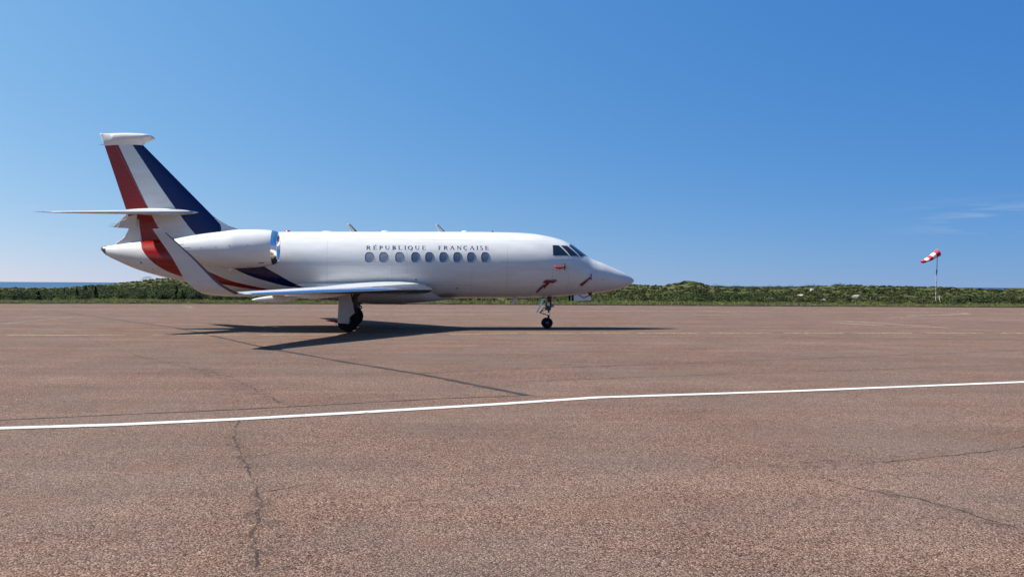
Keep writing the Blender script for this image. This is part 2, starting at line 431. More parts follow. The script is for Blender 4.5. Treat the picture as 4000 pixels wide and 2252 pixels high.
# joints between paving lanes and cracks
ribbon('paving_joint', [(-26.5, 51.3), (-21.34, 44.73), (-12.35, 33.0), (-6.12, 22.83), (-3.19, 18.64), (-1.65, 16.62), (-0.63, 14.95), (0.25, 13.6)], 0.085, 0.004, MAT['seam'], jit=0.010, step=0.25, seed=3, widen=lambda t: 0.9 + 0.7 * t)
ribbon('paving_joint', [(-9.4, 9.6), (-6.21, 10.87), (-3.42, 12.0), (-1.12, 13.12), (0.3, 13.62)], 0.035, 0.004, MAT['seam'], jit=0.006, step=0.15, seed=4)
ribbon('paving_joint', [(-1.72, 16.81), (0.01, 17.72), (4.26, 19.57), (9.41, 21.93), (13.66, 23.87), (19, 26.2)], 0.040, 0.004, MAT['crack'], jit=0.012, step=0.25, seed=5)
ribbon('paving_joint', [(0.01, 15.45), (1.72, 16.13), (4.97, 17.35), (7.86, 18.32), (12, 19.9)], 0.030, 0.004, MAT['crack'], jit=0.010, step=0.2, seed=6)
ribbon('crack', [(2.87, 8.30), (3.31, 8.50), (4.11, 8.83), (4.85, 9.15), (5.46, 9.53), (6.6, 10.0)], 0.019, 0.004, MAT['crack'], jit=0.014, step=0.06, taper=True, seed=7)
ribbon('crack', [(2.60, 8.05), (2.76, 7.83), (2.97, 7.42), (3.26, 7.10), (3.40, 6.78), (3.60, 6.15)], 0.017, 0.004, MAT['crack'], jit=0.015, step=0.05, taper=True, seed=8)
ribbon('crack', [(-3.35, 11.1), (-3.22, 10.5), (-2.94, 9.56), (-2.62, 8.7), (-2.29, 7.9), (-1.95, 6.95), (-1.72, 6.04), (-1.42, 5.13), (-1.25, 4.4)], 0.020, 0.004, MAT['faintcrack'], jit=0.018, step=0.05, seed=9)
ribbon('crack', [(-2.62, 8.7), (-2.45, 8.75), (-2.25, 8.95)], 0.014, 0.004, MAT['crack'], jit=0.012, step=0.04, taper=True, seed=10)
ribbon('crack', [(-2.05, 7.2), (-1.85, 7.35), (-1.7, 7.6)], 0.014, 0.004, MAT['crack'], jit=0.012, step=0.04, taper=True, seed=12)
ribbon('crack', [(-15.42, 30.84), (-11.5, 25.0), (-8.24, 20.04), (-5.04, 16.06), (-3.04, 12.14)], 0.017, 0.004, MAT['faintcrack'], jit=0.03, step=0.15, seed=11)
ribbon('stain', [(-1.95, 7.2), (-1.75, 6.3), (-1.5, 5.4), (-1.3, 4.5)], 0.26, 0.003, MAT['stain'], jit=0.02, step=0.1, seed=13)
ribbon('stain', [(-3.0, 9.8), (-2.6, 8.8), (-2.2, 7.8)], 0.22, 0.003, MAT['stain'], jit=0.02, step=0.1, taper=True, seed=14)
ribbon('stain', [(2.0, 8.2), (2.9, 8.45), (3.7, 8.8), (4.6, 9.2)], 0.30, 0.003, MAT['stain'], jit=0.02, step=0.1, taper=True, seed=15)
ribbon('stain', [(-8.6, 20.5), (-6.2, 17.6), (-4.2, 14.4), (-3.1, 12.3)], 0.45, 0.003, MAT['stain'], jit=0.03, step=0.15, taper=True, seed=16)
ribbon('stain', [(2.6, 7.9), (3.0, 7.3), (3.3, 6.9), (3.5, 6.2)], 0.22, 0.003, MAT['stain'], jit=0.02, step=0.1, taper=True, seed=17)

# ------------------------------------------------------------------ terrain and sea
RPX = [-900, -300, 0, 200, 340, 430, 560, 640, 760, 1000, 1500, 2200, 2475, 2580, 2640, 2690, 2735, 2790, 2900, 3000, 3180, 3290, 3500, 3700, 3790, 3860, 4000, 4300, 5000]
RZ = [0.2, 0.2, 0.22, 0.25, 0.75, 1.15, 1.85, 2.25, 1.75, 1.2, 1.2, 1.4, 1.62, 1.40, 1.95, 2.35, 2.0, 1.35, 1.20, 1.22, 1.45, 1.72, 1.62, 1.45, 1.30, 1.15, 1.20, 1.5, 1.3]
ridge_f = pchip(RPX, RZ)
def sstep(t): t = np.clip(t, 0, 1); return t * t * (3 - 2 * t)
def terrain(x, y):
    x = np.asarray(x, float); y = np.asarray(y, float)
    t = y - edge_f(x); px = 2000 + 3500 * x / np.maximum(y, 1)
    zr = ridge_f(px)
    bumps = 0.10 * np.sin(x * 0.31 + 1.3) * np.sin(y * 0.23) + 0.07 * np.sin(x * 0.83 + y * 0.4) + 0.05 * np.sin(x * 1.7 - y * 0.9)
    z = -0.10 + 0.17 * sstep((t - 0.35) / 0.25)
    z = z + 0.05 * sstep((t - 1) / 4)
    s = sstep((y - 76) / (168 - 76))
    z = z + (zr - 0.12) * s + bumps * sstep((t - 2) / 8) * (1.0 - 0.6 * s)
    b = sstep((y - 178) / 220)
    left = 1 - sstep((px - 300) / 180)
    far = 0.25 * (1 - left) - 14.5 * left
    far = far - 14.5 * sstep((px - 3740) / 40) * (1 - sstep((px - 3860) / 60)) - 14.5 * sstep((y - 1050) / 150)
    return z * (1 - b) + far * b
na, ny = 340, 150
av = np.linspace(-1.5, 1.5, na); yv = 60 * (1250 / 60.0) ** np.linspace(0, 1, ny)
yv = np.sort(np.concatenate([yv, np.linspace(62, 82, 60)])); ny = len(yv)
A, Yg = np.meshgrid(av, yv); Xg = A * Yg
Zg = terrain(Xg, Yg)
V = np.stack([Xg, Yg, Zg], -1).reshape(-1, 3)
F = []
for j in range(ny - 1):
    for i in range(na - 1):
        k = j * na + i; F.append((k, k + 1, k + na + 1, k + na))
M = Mat('heath_ground')
co = M.coord()
a = M.noise(co, 0.16, 6, 0.65); b = M.noise(M.coord((1, 0.5, 1)), 1.1, 6, 0.7)
col = M.ramp(b, [(0.3, (0.024, 0.030, 0.010)), (0.48, (0.050, 0.060, 0.017)), (0.62, (0.072, 0.082, 0.026)), (0.78, (0.092, 0.078, 0.036))])
col = M.mix(M.rng(a, 0.48, 0.68, 0, 0.7), col, (0.072, 0.054, 0.028))
col = M.mix(M.rng(a, 0.46, 0.30, 0, 0.6), col, (0.050, 0.080, 0.020))
M.set(Base_Color=col, Roughness=1.0, Specular_IOR_Level=0.1)
M.bump(b, 0.6, 0.3)
terr = structure(mesh_obj('terrain', V, F, M.m, smooth=True))
lx = np.linspace(-75, 75, 400); ly = edge_f(lx) + 0.30 + 0.10 * np.sin(lx * 1.3) + 0.08 * np.sin(lx * 3.9) + 0.05 * np.sin(lx * 9.1)
lh = 0.075 + 0.022 * np.sin(lx * 2.3) + 0.02 * np.sin(lx * 7.7)
Vl = [(x, y, -0.05) for x, y in zip(lx, ly)] + [(x, y + 0.02, h) for x, y, h in zip(lx, ly, lh)] + [(x, y + 0.3, h + 0.02) for x, y, h in zip(lx, ly, lh)]
mesh_obj('shaded_soil_lip', Vl, [(j * 400 + i, j * 400 + i + 1, (j + 1) * 400 + i + 1, (j + 1) * 400 + i) for j in range(2) for i in range(399)], MAT['shadedsoil'], terr)  # low lip, its dark colour painting the shadow line below the grass
terr['label'] = 'low green and brown heath hills beyond the apron'

M = Mat('sea_water')
w = M.noise(M.coord((0.02, 0.05, 1)), 1.0, 6, 0.6)
M.set(Base_Color=M.mix(M.rng(w, 0.35, 0.65), (0.016, 0.046, 0.095), (0.022, 0.058, 0.115)), Roughness=0.35, IOR=1.33, Specular_IOR_Level=0.35)
M.bump(w, 0.4, 1.5)
NS = 96
V = [(0, 0, -11.0)] + [(16000 * math.sin(2 * math.pi * i / NS), 16000 * math.cos(2 * math.pi * i / NS), -11.0) for i in range(NS)]
structure(mesh_obj('sea', V, [(0, 1 + (i + 1) % NS, 1 + i) for i in range(NS)], M.m, smooth=False))['label'] = 'strip of blue sea behind the land'

# ------------------------------------------------------------------ foliage
def leaf_material(name):
    M = Mat(name)
    at = M.n('ShaderNodeVertexColor'); at.layer_name = 'Col'
    M.set(Base_Color=at.outputs[0], Roughness=0.75, Specular_IOR_Level=0.2)
    tl = M.n('ShaderNodeBsdfTranslucent'); M.l(at.outputs[0], tl.inputs[0])
    ad = M.n('ShaderNodeMixShader'); ad.inputs[0].default_value = 0.35
    M.l(M.b.outputs[0], ad.inputs[1]); M.l(tl.outputs[0], ad.inputs[2]); M.l(ad.outputs[0], M.out.inputs[0])
    return M.m
MAT['leaf'] = leaf_material('leaves')
def leaves(C, Rd, counts, size, colors, spread=0.30):
    """quads scattered in the shells of flattened clumps; returns vertices (n*4,3) and colours (n*4,4)"""
    idx = np.repeat(np.arange(len(C)), counts); n = len(idx)
    d = rng.normal(size=(n, 3)); d /= np.linalg.norm(d, axis=1)[:, None]
    d[:, 2] = np.abs(d[:, 2]) * 1.1 - 0.15
    # each clump has lumps: radius changes with direction
    ph = rng.uniform(0, 6.28, (len(C), 3))[idx]
    lump = 1 + 0.22 * np.sin(3 * np.arctan2(d[:, 1], d[:, 0]) + ph[:, 0]) + 0.18 * np.sin(5 * d[:, 2] * 2 + ph[:, 1]) + 0.12 * np.sin(7 * np.arctan2(d[:, 1], d[:, 0]) + ph[:, 2])
    rad = (1 - rng.random(n) ** 1.5 * spread * 2.2) * lump + rng.normal(0, 0.07, n)
    P = C[idx] + d * Rd[idx] * rad[:, None]
    nrm = d + rng.normal(0, 0.55, (n, 3)); nrm[:, 2] += 0.35; nrm /= np.linalg.norm(nrm, axis=1)[:, None]
    t = np.cross(nrm, rng.normal(size=(n, 3))); t /= np.linalg.norm(t, axis=1)[:, None]
    b = np.cross(nrm, t)
    s = (np.asarray(size)[idx] if np.ndim(size) else size) * rng.uniform(0.6, 1.4, n)
    s = s[:, None]
    Q = np.stack([P - t * s - b * s * .6, P + t * s * .4 - b * s * .75, P + t * s + b * s * .5, P - t * s * .5 + b * s * .75], 1).reshape(-1, 3)
    c = colors[idx] * rng.uniform(0.75, 1.25, (n, 1)) * (1 + rng.normal(0, 0.06, (n, 3)))
    c = np.clip(np.concatenate([c, np.ones((n, 1))], 1), 0, 1).repeat(4, 0)
    return Q, c
def quads_obj(name, Q, c, mat, parent=None):
    n = len(Q) // 4
    me = bpy.data.meshes.new(name)
    me.vertices.add(n * 4); me.vertices.foreach_set('co', Q.astype(np.float32).ravel())
    me.loops.add(n * 4); me.loops.foreach_set('vertex_index', np.arange(n * 4, dtype=np.int32))
    me.polygons.add(n); me.polygons.foreach_set('loop_start', np.arange(0, n * 4, 4, dtype=np.int32))
    at = me.color_attributes.new('Col', 'FLOAT_COLOR', 'POINT'); at.data.foreach_set('color', c.astype(np.float32).ravel())
    me.update(); me.materials.append(mat)
    o = bpy.data.objects.new(name, me); COL.objects.link(o)
    if parent: o.parent = parent
    return o
def vnoise(x, y, s, seed):
    r = np.random.default_rng(seed); k = r.uniform(-1, 1, (7, 2)) * s; p = r.uniform(0, 6.28, 7)
    return sum(np.sin(x * k[i, 0] + y * k[i, 1] + p[i]) for i in range(7)) / 7 ** 0.5 * 0.7
GREEN = 0.86 * np.array([[0.016, 0.026, 0.010], [0.040, 0.058, 0.015], [0.080, 0.102, 0.024], [0.094, 0.122, 0.032], [0.090, 0.086, 0.034], [0.095, 0.066, 0.034]])
def pick(w):
    w = np.clip(w, 0, None); w = w / w.sum(1, keepdims=True); cs = np.cumsum(w, 1)
    return (rng.random((len(w), 1)) > cs).sum(1).clip(0, w.shape[1] - 1)
# 1: dense dark thicket behind the verge, tallest at the left
n = 800
px = rng.uniform(-500, 1500, n); d = 5.6 + 26 * rng.random(n) ** 1.25
y = edge_f((px - 2000) / 3500 * 72) + d; x = (px - 2000) / 3500 * y
h = (0.42 + 0.48 * rng.random(n)) * (0.74 + 0.45 * sstep((px - 150) / 500)) * (0.55 + 0.45 * sstep((d - 5.6) / 4))
C1 = np.stack([x, y, terrain(x, y)], 1); R1 = np.stack([h * rng.uniform(0.8, 1.4, n), h * rng.uniform(0.8, 1.4, n), h * 1.15], 1)
k1 = pick(np.tile([0.62, 0.30, 0.07, 0.01, 0.0, 0.0], (n, 1)))
Q1, c1 = leaves(C1, R1, np.full(n, 420), 0.045, GREEN[k1])
# pointed spruce tops poking out of the thicket
n = 34
px = rng.uniform(-300, 1300, n); d = 6 + 24 * rng.random(n)
y = edge_f((px - 2000) / 3500 * 72) + d; x = (px - 2000) / 3500 * y
Cs = []; Rs = []; ks = []
for i in range(n):
    hh = random.uniform(0.5, 0.95); z0 = float(terrain(x[i], y[i]))
    for j in range(5):
        Cs.append((x[i], y[i], z0 + hh * (0.25 + 0.2 * j))); rr = 0.30 * (1 - j / 5.2); Rs.append((rr, rr, 0.22)); ks.append(0 if random.random() < .7 else 1)
Q1b, c1b = leaves(np.array(Cs), np.array(Rs), np.full(len(Cs), 60), 0.06, GREEN[np.array(ks)])
thicket = quads_obj('thicket', np.concatenate([Q1, Q1b]), np.concatenate([c1, c1b]), MAT['leaf'])
tag(thicket, 'dense dark green thicket of stunted conifers at the left behind the verge', 'thicket', kind='stuff')
# 2: heath scrub on the slopes
n = 6400
px = rng.uniform(-500, 4500, n); u = rng.random(n)
y = 1 / (1 / 79.0 + u * (1 / 185.0 - 1 / 79.0)); x = (px - 2000) / 3500 * y
keep = (y - edge_f(x) > 4.5) & ~((px < 1400) & (y < 102))
px, y, x = px[keep], y[keep], x[keep]; n = len(x)
v1 = vnoise(x, y * 0.6, 0.16, 5); v2 = vnoise(x, y, 0.5, 6); v3 = vnoise(x, y * .5, 0.10, 8)
wts = np.stack([0.20 + 0.9 * np.clip(v1, 0, 1), 0.35 + 0.5 * np.clip(v1, 0, 1), 0.65 + 0 * v1, 0.55 + 0.7 * np.clip(-v1, 0, 1), 0.30 + 0.8 * np.clip(v3, 0, 1), 0.06 + 0.35 * np.clip(v3, 0, 1)], 1)
k2 = pick(wts)
h = rng.uniform(0.12, 0.34, n) * (1 - 0.55 * sstep((y - 115) / 40)) * (1 + 0.5 * np.clip(v2, -0.8, 1)) * np.where(k2 < 2, 1.35, 0.9)
C2 = np.stack([x, y, terrain(x, y) - 0.03], 1); R2 = np.stack([h * rng.uniform(1.3, 2.6, n), h * rng.uniform(1.0, 1.6, n), h], 1)
Q2, c2 = leaves(C2, R2, np.full(n, 110), 0.025 + 0.0006 * y, (0.62 * GREEN[k2] + 0.38 * np.array([0.058, 0.066, 0.022])) * rng.uniform(0.66, 0.95, (n, 1)))
# dark denser patch in front of the mound and at the far right
n = 260
g = rng.random(n) < 0.62
px = np.where(g, rng.normal(2790, 130, n), rng.normal(3870, 60, n)); y = np.where(g, rng.uniform(80, 98, n), rng.uniform(79, 90, n)); x = (px - 2000) / 3500 * y
h = rng.uniform(0.3, 0.62, n)
C3 = np.stack([x, y, terrain(x, y)], 1); R3 = np.stack([h * 1.5, h * 1.2, h], 1)
Q3, c3 = leaves(C3, R3, np.full(n, 160), 0.065, GREEN[pick(np.tile([0.5, 0.4, 0.15, 0, 0.05, 0.0], (n, 1)))])
scrub = quads_obj('heath_scrub', np.concatenate([Q2, Q3]), np.concatenate([c2, c3]), MAT['leaf'])
tag(scrub, 'low green and brown heath scrub covering the hills', 'scrub', kind='stuff')
# 3: grass on the verge
n = 42000
x = rng.uniform(-62, 62, n); t = 0.45 + 6.5 * rng.random(n) ** 1.3; y = edge_f(x) + t
hh = rng.uniform(0.06, 0.20, n) * (0.6 + 0.5 * np.clip(vnoise(x, y, 0.7, 3) + 0.6, 0, 1.6))
P = np.stack([x, y, terrain(x, y) - 0.01], 1)
ang = rng.uniform(0, math.pi, n); wv = np.stack([np.cos(ang), np.sin(ang), np.zeros(n)], 1) * rng.uniform(0.02, 0.05, n)[:, None]
tip = P + np.stack([rng.normal(-0.03, 0.05, n), rng.normal(0, 0.04, n), hh], 1)
Q = np.stack([P - wv, P + wv, tip + wv * .25, tip - wv * .25], 1).reshape(-1, 3)
gc = np.array([[0.12, 0.142, 0.034], [0.155, 0.168, 0.047], [0.18, 0.163, 0.069], [0.086, 0.112, 0.028]])[rng.integers(0, 4, n)] * rng.uniform(0.7, 1.25, (n, 1))
gc = np.concatenate([gc, np.ones((n, 1))], 1).repeat(4, 0)
tag(quads_obj('grass', Q, gc, MAT['leaf']), 'rough green grass verge along the far edge of the apron', 'grass', kind='stuff')
# 4: single bushes
def bush_mesh(seed, col, nleaf=420, size=0.05):
    global rng
    keep = rng; rng = np.random.default_rng(seed)
    k = 7
    C = np.concatenate([[[0, 0, 0.05]], rng.normal(0, 0.42, (k, 3)) * [1, 1, 0.0] + [0, 0, 0.08]]); Rr = np.concatenate([[[0.8, 0.8, 0.85]], rng.uniform(0.35, 0.6, (k, 3))])
    Q, c = leaves(C, Rr, np.full(k + 1, nleaf // (k + 1)), size, np.tile(col, (k + 1, 1)) * rng.uniform(0.75, 1.25, (k + 1, 1)))
    rng = keep
    return Q, c
protos = []
for sd, cl in ((1, (0.115, 0.150, 0.036)), (2, (0.150, 0.175, 0.050)), (3, (0.080, 0.110, 0.028)), (4, (0.125, 0.150, 0.042))):
    Q, c = bush_mesh(sd, np.array(cl)); o = quads_obj('foliage', Q, c, MAT['leaf']); protos.append(o.data); bpy.data.objects.remove(o)
Qd, cd = bush_mesh(9, np.array((0.016, 0.026, 0.011)), 700, 0.04); o = quads_obj('foliage', Qd, cd, MAT['leaf']); DARKB = o.data; bpy.data.objects.remove(o)
Qd, cd = bush_mesh(12, np.array((0.034, 0.052, 0.015)), 520, 0.045); o = quads_obj('foliage', Qd, cd, MAT['leaf']); MIDB = o.data; bpy.data.objects.remove(o)
stem_mb = MB()
for q in range(5):
    an = q * 1.3; stem_mb.tube((0, 0, -0.1), (0.35 * math.cos(an), 0.35 * math.sin(an), 0.55), 0.035, 0.012, 6)
MAT['bark'] = simple('shrub_bark', (0.06, 0.045, 0.032), 0.9, 0, 0.2, 20)
_st = stem_mb.build('stem', MAT['bark']); STEM = _st.data; bpy.data.objects.remove(_st)
def bush(name, me, px, d, w, h, label, cat='bush', group=None, y=None):
    if y is None:
        y = 72.0
        for _ in range(4): y = float(edge_f((px - 2000) / 3500 * y)) + d
    x = (px - 2000) / 3500 * y
    e = empty(name, (x, y, float(terrain(x, y)) - 0.02), random.uniform(0, 6.28))
    e.scale = (w, w, h)
    tag(e, label, cat, group)
    for nm, dm in (('foliage', me), ('stem', STEM)):
        q = bpy.data.objects.new(nm, dm); COL.objects.link(q); q.parent = e
    return e
ORD = ['first', 'second', 'third', 'fourth', 'fifth', 'sixth', 'seventh', 'eighth', 'ninth', 'tenth', 'eleventh', 'twelfth', 'thirteenth', 'fourteenth', 'fifteenth', 'sixteenth', 'seventeenth', 'eighteenth', 'nineteenth', 'twentieth']
ORD += ['twenty-' + q for q in ORD[:9]] + ['thirtieth']
for k, px in enumerate((20, 75, 128, 190, 222, 262, 292, 330, 372, 398, 437, 470, 520, 548, 584, 607, 640, 668, 765, 800, 842, 880, 915, 960, 1003, 1060, 1120, 1190)):
    bush('verge_bush', random.choice(protos), px + random.uniform(-6, 6), random.uniform(1.6, 3.2), random.uniform(0.36, 0.62), random.uniform(0.27, 0.44), ORD[k] + ' small light green verge bush from the left edge of the picture', 'bush', 'small bushes on the verge behind the tail')
bush('round_bush', DARKB, 715, 1.7, 0.36, 0.44, 'dark round bush on the verge below the winglet')
for k, px in enumerate((1840, 1900, 1960, 2020, 2075, 2120, 2190, 2250, 2300, 2370, 2420, 2480, 2530, 2590, 2640, 2700, 2770, 2830, 2905, 2960, 3040, 3110, 3200, 3290, 3380, 3470, 3560, 3720, 3800, 3960)):
    bush('verge_bush', random.choice((protos[0], protos[2], MIDB, MIDB)), px + random.uniform(-15, 15), random.uniform(2.6, 4.6), random.uniform(0.4, 0.75), random.uniform(0.28, 0.5), ORD[k] + ' low dull green verge bush counted rightwards from behind the nose fuselage', 'bush', 'low bushes on the verge beside and right of the nose')
SKY_B = [(2800, 1.5, 0.55, 'long dark bush on the skyline just right of the mound'), (2880, 1.2, 0.5, 'second dark bush on the skyline right of the mound'), (2945, 1.3, 0.5, 'third dark bush on the skyline right of the mound'),
         (3004, 0.9, 0.55, 'fourth dark skyline bush, narrow, between two gaps'), (3042, 0.8, 0.6, 'small rounded skyline bush in the middle of the row'), (3090, 1.1, 0.5, 'sixth skyline bush, low and wide'), (3170, 2.2, 0.55, 'longest flat dark hedge bush on the skyline'), (3275, 1.5, 0.5, 'rightmost dark skyline bush, on the highest part of the ridge')]
for px, w, h, lb in SKY_B:
    bush('skyline_bush', DARKB, px, 0, w * 1.05, h * 1.5, lb, 'bush', 'bushes on the skyline', y=165.0 + 4 * math.sin(px))
bush('heath_bush', DARKB, 3195, 0, 1.0, 0.85, 'dark bush on the slope behind the pale boulders', y=128.0)
bush('large_shrub', DARKB, 3925, 0, 1.5, 1.1, 'large dark shrub at the far right near the verge', y=81.5)
bush('large_shrub', DARKB, 3815, 0, 0.9, 0.85, 'dark shrub right of the windsock pole', y=82.0)
# boulders
MAT['rock'] = simple('pale_weathered_granite', (0.27, 0.245, 0.22), 0.9, 0, 0.25, 3)
def boulder(px, y, w, h, label, seed):
    import bmesh
    bm = bmesh.new(); bmesh.ops.create_icosphere(bm, subdivisions=3, radius=1.0)
    r = np.random.default_rng(seed); D = r.normal(size=(9, 3)); D /= np.linalg.norm(D, axis=1)[:, None]; O = r.uniform(0.55, 0.9, 9)
    for v in bm.verts:
        p = np.array(v.co)
        for dd, oo in zip(D, O):
            k = p @ dd
            if k > oo: p = p - dd * (k - oo) * 0.85
        p = p * (1 + 0.04 * math.sin(9 * p[0] + seed) * math.sin(7 * p[1] + 5 * p[2]))
        v.co = (p[0] * w, p[1] * w * 0.8, p[2] * h)
    me = bpy.data.meshes.new('boulder'); bm.to_mesh(me); bm.free(); me.materials.append(MAT['rock'])
    o = bpy.data.objects.new('boulder', me); COL.objects.link(o)
    x = (px - 2000) / 3500 * y; o.location = (x, y, float(terrain(x, y)) + h * 0.30)
    return tag(o, label, 'boulder', 'pale boulders on the heath')
boulder(3172, 122, 0.42, 0.42, 'small pale boulder highest on the slope, below the dark bush', 1)
boulder(3212, 88.5, 0.42, 0.36, 'pale boulder with a dark shaded right side, lowest of the group', 2)
boulder(3347, 96, 0.52, 0.34, 'largest pale boulder, lying left of the windsock pole', 3)
boulder(3015, 92, 0.22, 0.18, 'tiny pale stone leftmost on the heath slope', 4)
boulder(3128, 104, 0.42, 0.15, 'flat grey rock slab left of the small pale boulder', 5)

# arched lattice far beyond the hill at the left
MAT['hazelattice'] = simple('haze_pale_grey_steel', (0.24, 0.27, 0.31), 0.6, 0.0, 0.05, 1)  # pale bluish tone paints the haze of distance into the steel
lat = empty('arched_lattice', ((575 - 2000) / 3500 * 900.0, 900.0, 0.2))
tag(lat, 'pale arched lattice structure on the skyline under the tail', 'lattice')
def arch(z, yv):
    mb = MB(); N = 20
    pts = [(-7.0 + 14.0 * i / N, yv, 0.2 + z * math.sin(math.pi * i / N) ** 0.75) for i in range(N + 1)]
    mb.path(pts, 0.16, 6); return mb, pts
for yv in (-3.0, 3.0):
    mb, pts = arch(6.6, yv); mb.build('arch', MAT['hazelattice'], lat)
    for p in pts[1:-1:2]:
        MB().tube((p[0], yv, -0.4), p, 0.11, n=6).build('upright', MAT['hazelattice'], lat)
mb, pts = arch(6.6, -3.0)
for p in pts[1:-1:2]:
    MB().tube((p[0], -3, p[2]), (p[0], 3, p[2]), 0.08, n=6).build('cross_tie', MAT['hazelattice'], lat)

# ------------------------------------------------------------------ the aircraft (x forward, y to its left, z up, origin under the nose wheel)
JET_LOC = Vector((1.36, 34.265, 0.012)); JET_RZ = R(7.5)
jet = empty('business_jet', JET_LOC, JET_RZ)
tag(jet, 'white twin engine business jet with blue, white and red tail parked on the apron', 'airplane')
top_f = pchip([-16.22, -16.06, -15.03, -13.0, -11.5, -9.5, -6.2, -2.36, -1.385, -0.567, 0.008, 0.526, 0.876, 1.24, 1.601, 1.82, 2.085, 2.45, 2.785, 3.0, 3.141, 3.26, 3.346, 3.38, 3.39],
              [2.922, 2.951, 3.115, 3.33, 3.47, 3.553, 3.598, 3.639, 3.633, 3.595, 3.505, 3.378, 3.215, 2.965, 2.712, 2.618, 2.525, 2.375, 2.232, 2.132, 2.054, 1.975, 1.902, 1.860, 1.825])
bot_f = pchip([-16.22, -16.078, -15.70, -15.02, -14.35, -13.27, -12.2, -10.84, -9.14, -7.1, -2.35, -1.0, 0.02, 0.71, 1.68, 2.446, 2.8, 3.033, 3.2, 3.316, 3.37, 3.39],
              [2.802, 2.638, 2.435, 2.132, 1.925, 1.672, 1.473, 1.274, 1.159, 1.119, 1.137, 1.152, 1.185, 1.232, 1.315, 1.422, 1.500, 1.573, 1.648, 1.733, 1.79, 1.825])
hw_f = pchip([-16.22, -16.06, -15.0, -13.3, -12, -10.8, -9.1, -7, -2, -1.0, -0.3, 0.5, 1.2, 1.8, 2.4, 2.8, 3.05, 3.2, 3.3, 3.36, 3.39],
             [0.06, 0.155, 0.46, 0.78, 0.97, 1.10, 1.20, 1.24, 1.24, 1.225, 1.19, 1.075, 0.915, 0.745, 0.545, 0.405, 0.295, 0.215, 0.145, 0.08, 0.0])
def surf(x, t, off=0.0, side=-1):
    def P(x, t):
        zt, zb, hw = float(top_f(x)), float(bot_f(x)), float(hw_f(x))
        return Vector((x, side * hw * math.sin(t), (zt + zb) / 2 + (zt - zb) / 2 * math.cos(t)))
    p = P(x, t)
    if off:
        a = P(x + 0.01, t) - P(x - 0.01, t); b = P(x, t + 0.01) - P(x, t - 0.01)
        n = a.cross(b); n.normalize()
        c = Vector((x, 0, (float(top_f(x)) + float(bot_f(x))) / 2))
        if n.dot(p - c) < 0: n = -n
        p = p + n * off
    return p
def t_at(x, z):
    zt, zb = float(top_f(x)), float(bot_f(x))
    return math.acos(max(-1, min(1, (z - (zt + zb) / 2) / ((zt - zb) / 2))))
xsn = np.concatenate([np.linspace(-16.22, -16.05, 6), np.linspace(-15.9, 0, 110), np.linspace(0.1, 2.86, 50), 3.39 - 0.49 * np.linspace(1, 0, 24) ** 2])
NT = 72
rings = [[surf(x, 2 * math.pi * i / NT) for i in range(NT)] for x in xsn]
V, F = loft(rings, cap0=True)
fus = mesh_obj('fuselage', V, F, MAT['livery'], jet)
# tail cone tip: dark lens cap
mb = MB(); V2, F2 = loft([[surf(-16.225 + 0.17 * q, 2 * math.pi * i / 32, 0.006 + 0.0 * q) for i in range(32)] for q in (0, .5, 1)], cap0=True)
mb.add(V2, F2).build('tail_light', MAT['darkmetal'], fus, True)
# belly fairing
bf_z = pchip([-10.3, -9.67, -9.08, -7.8, -7.03, -6.31, -4.87, -4.2, -3.7, -3.4], [1.36, 1.235, 1.115, 0.985, 0.938, 0.897, 0.955, 1.02, 1.09, 1.16])
bf_w = pchip([-10.3, -9.67, -9.08, -7.8, -7.03, -6.31, -4.87, -4.2, -3.7, -3.4], [0.15, 0.70, 1.0, 1.24, 1.30, 1.30, 1.15, 0.55, 0.2, 0.05])
rings = []
for x in np.linspace(-10.3, -3.4, 60):
    zb, w = float(bf_z(x)), float(bf_w(x)); zc = 1.62
    ring = []
    for i in range(48):
        t = 2 * math.pi * i / 48; c, s_ = math.cos(t), math.sin(t)
        ex = 0.8
        ring.append((x, w * math.copysign(abs(s_) ** ex, s_), zc + (0.12 if c > 0 else (zc - zb)) * math.copysign(abs(c) ** ex, c)))
    rings.append(ring)
V, F = loft(rings, cap0=True, cap1=True)
mesh_obj('belly_fairing', V, F, MAT['livery'], jet)

# fuselage patches
def patch(name, corners, mat, parent, off=0.004, side=-1, n=10):
    """corners: four (x, t) going round; a bilinear grid on the hull"""
    V = []; F = []
    for j in range(n + 1):
        for i in range(n + 1):
            u, v = i / n, j / n
            x = (corners[0][0] * (1 - u) + corners[1][0] * u) * (1 - v) + (corners[3][0] * (1 - u) + corners[2][0] * u) * v
            t = (corners[0][1] * (1 - u) + corners[1][1] * u) * (1 - v) + (corners[3][1] * (1 - u) + corners[2][1] * u) * v
            V.append(surf(x, t, off, side))
    for j in range(n):
        for i in range(n):
            k = j * (n + 1) + i; f = (k, k + 1, k + n + 2, k + n + 1); F.append(f if side < 0 else f[::-1])
    return mesh_obj(name, V, F, mat, parent)
def xt(*p): return [(x, t_at(x, z)) for x, z in p]
PANES = [xt((0.045, 3.125), (0.281, 3.125), (0.618, 2.756), (0.023, 2.75)),
         xt((0.370, 3.118), (0.635, 3.112), (1.05, 2.736), (0.705, 2.745)),
         [(0.735, t_at(0.735, 3.11)), (0.91, 0.05), (1.575, 0.05), (1.145, t_at(1.145, 2.715))]]
def grow(c, k):
    mx = sum(p[0] for p in c) / 4; mt = sum(p[1] for p in c) / 4
    return [(mx + (p[0] - mx) * (1 + k), max(0.0, mt + (p[1] - mt) * (1 + k))) for p in c]
for sd in (-1, 1):
    for c in PANES:
        fr = patch('cockpit_window', grow(c, 0.07), MAT['seal'], jet, 0.003, sd)
        patch('window_pane', c, MAT['cockpit'], fr, 0.008, sd)
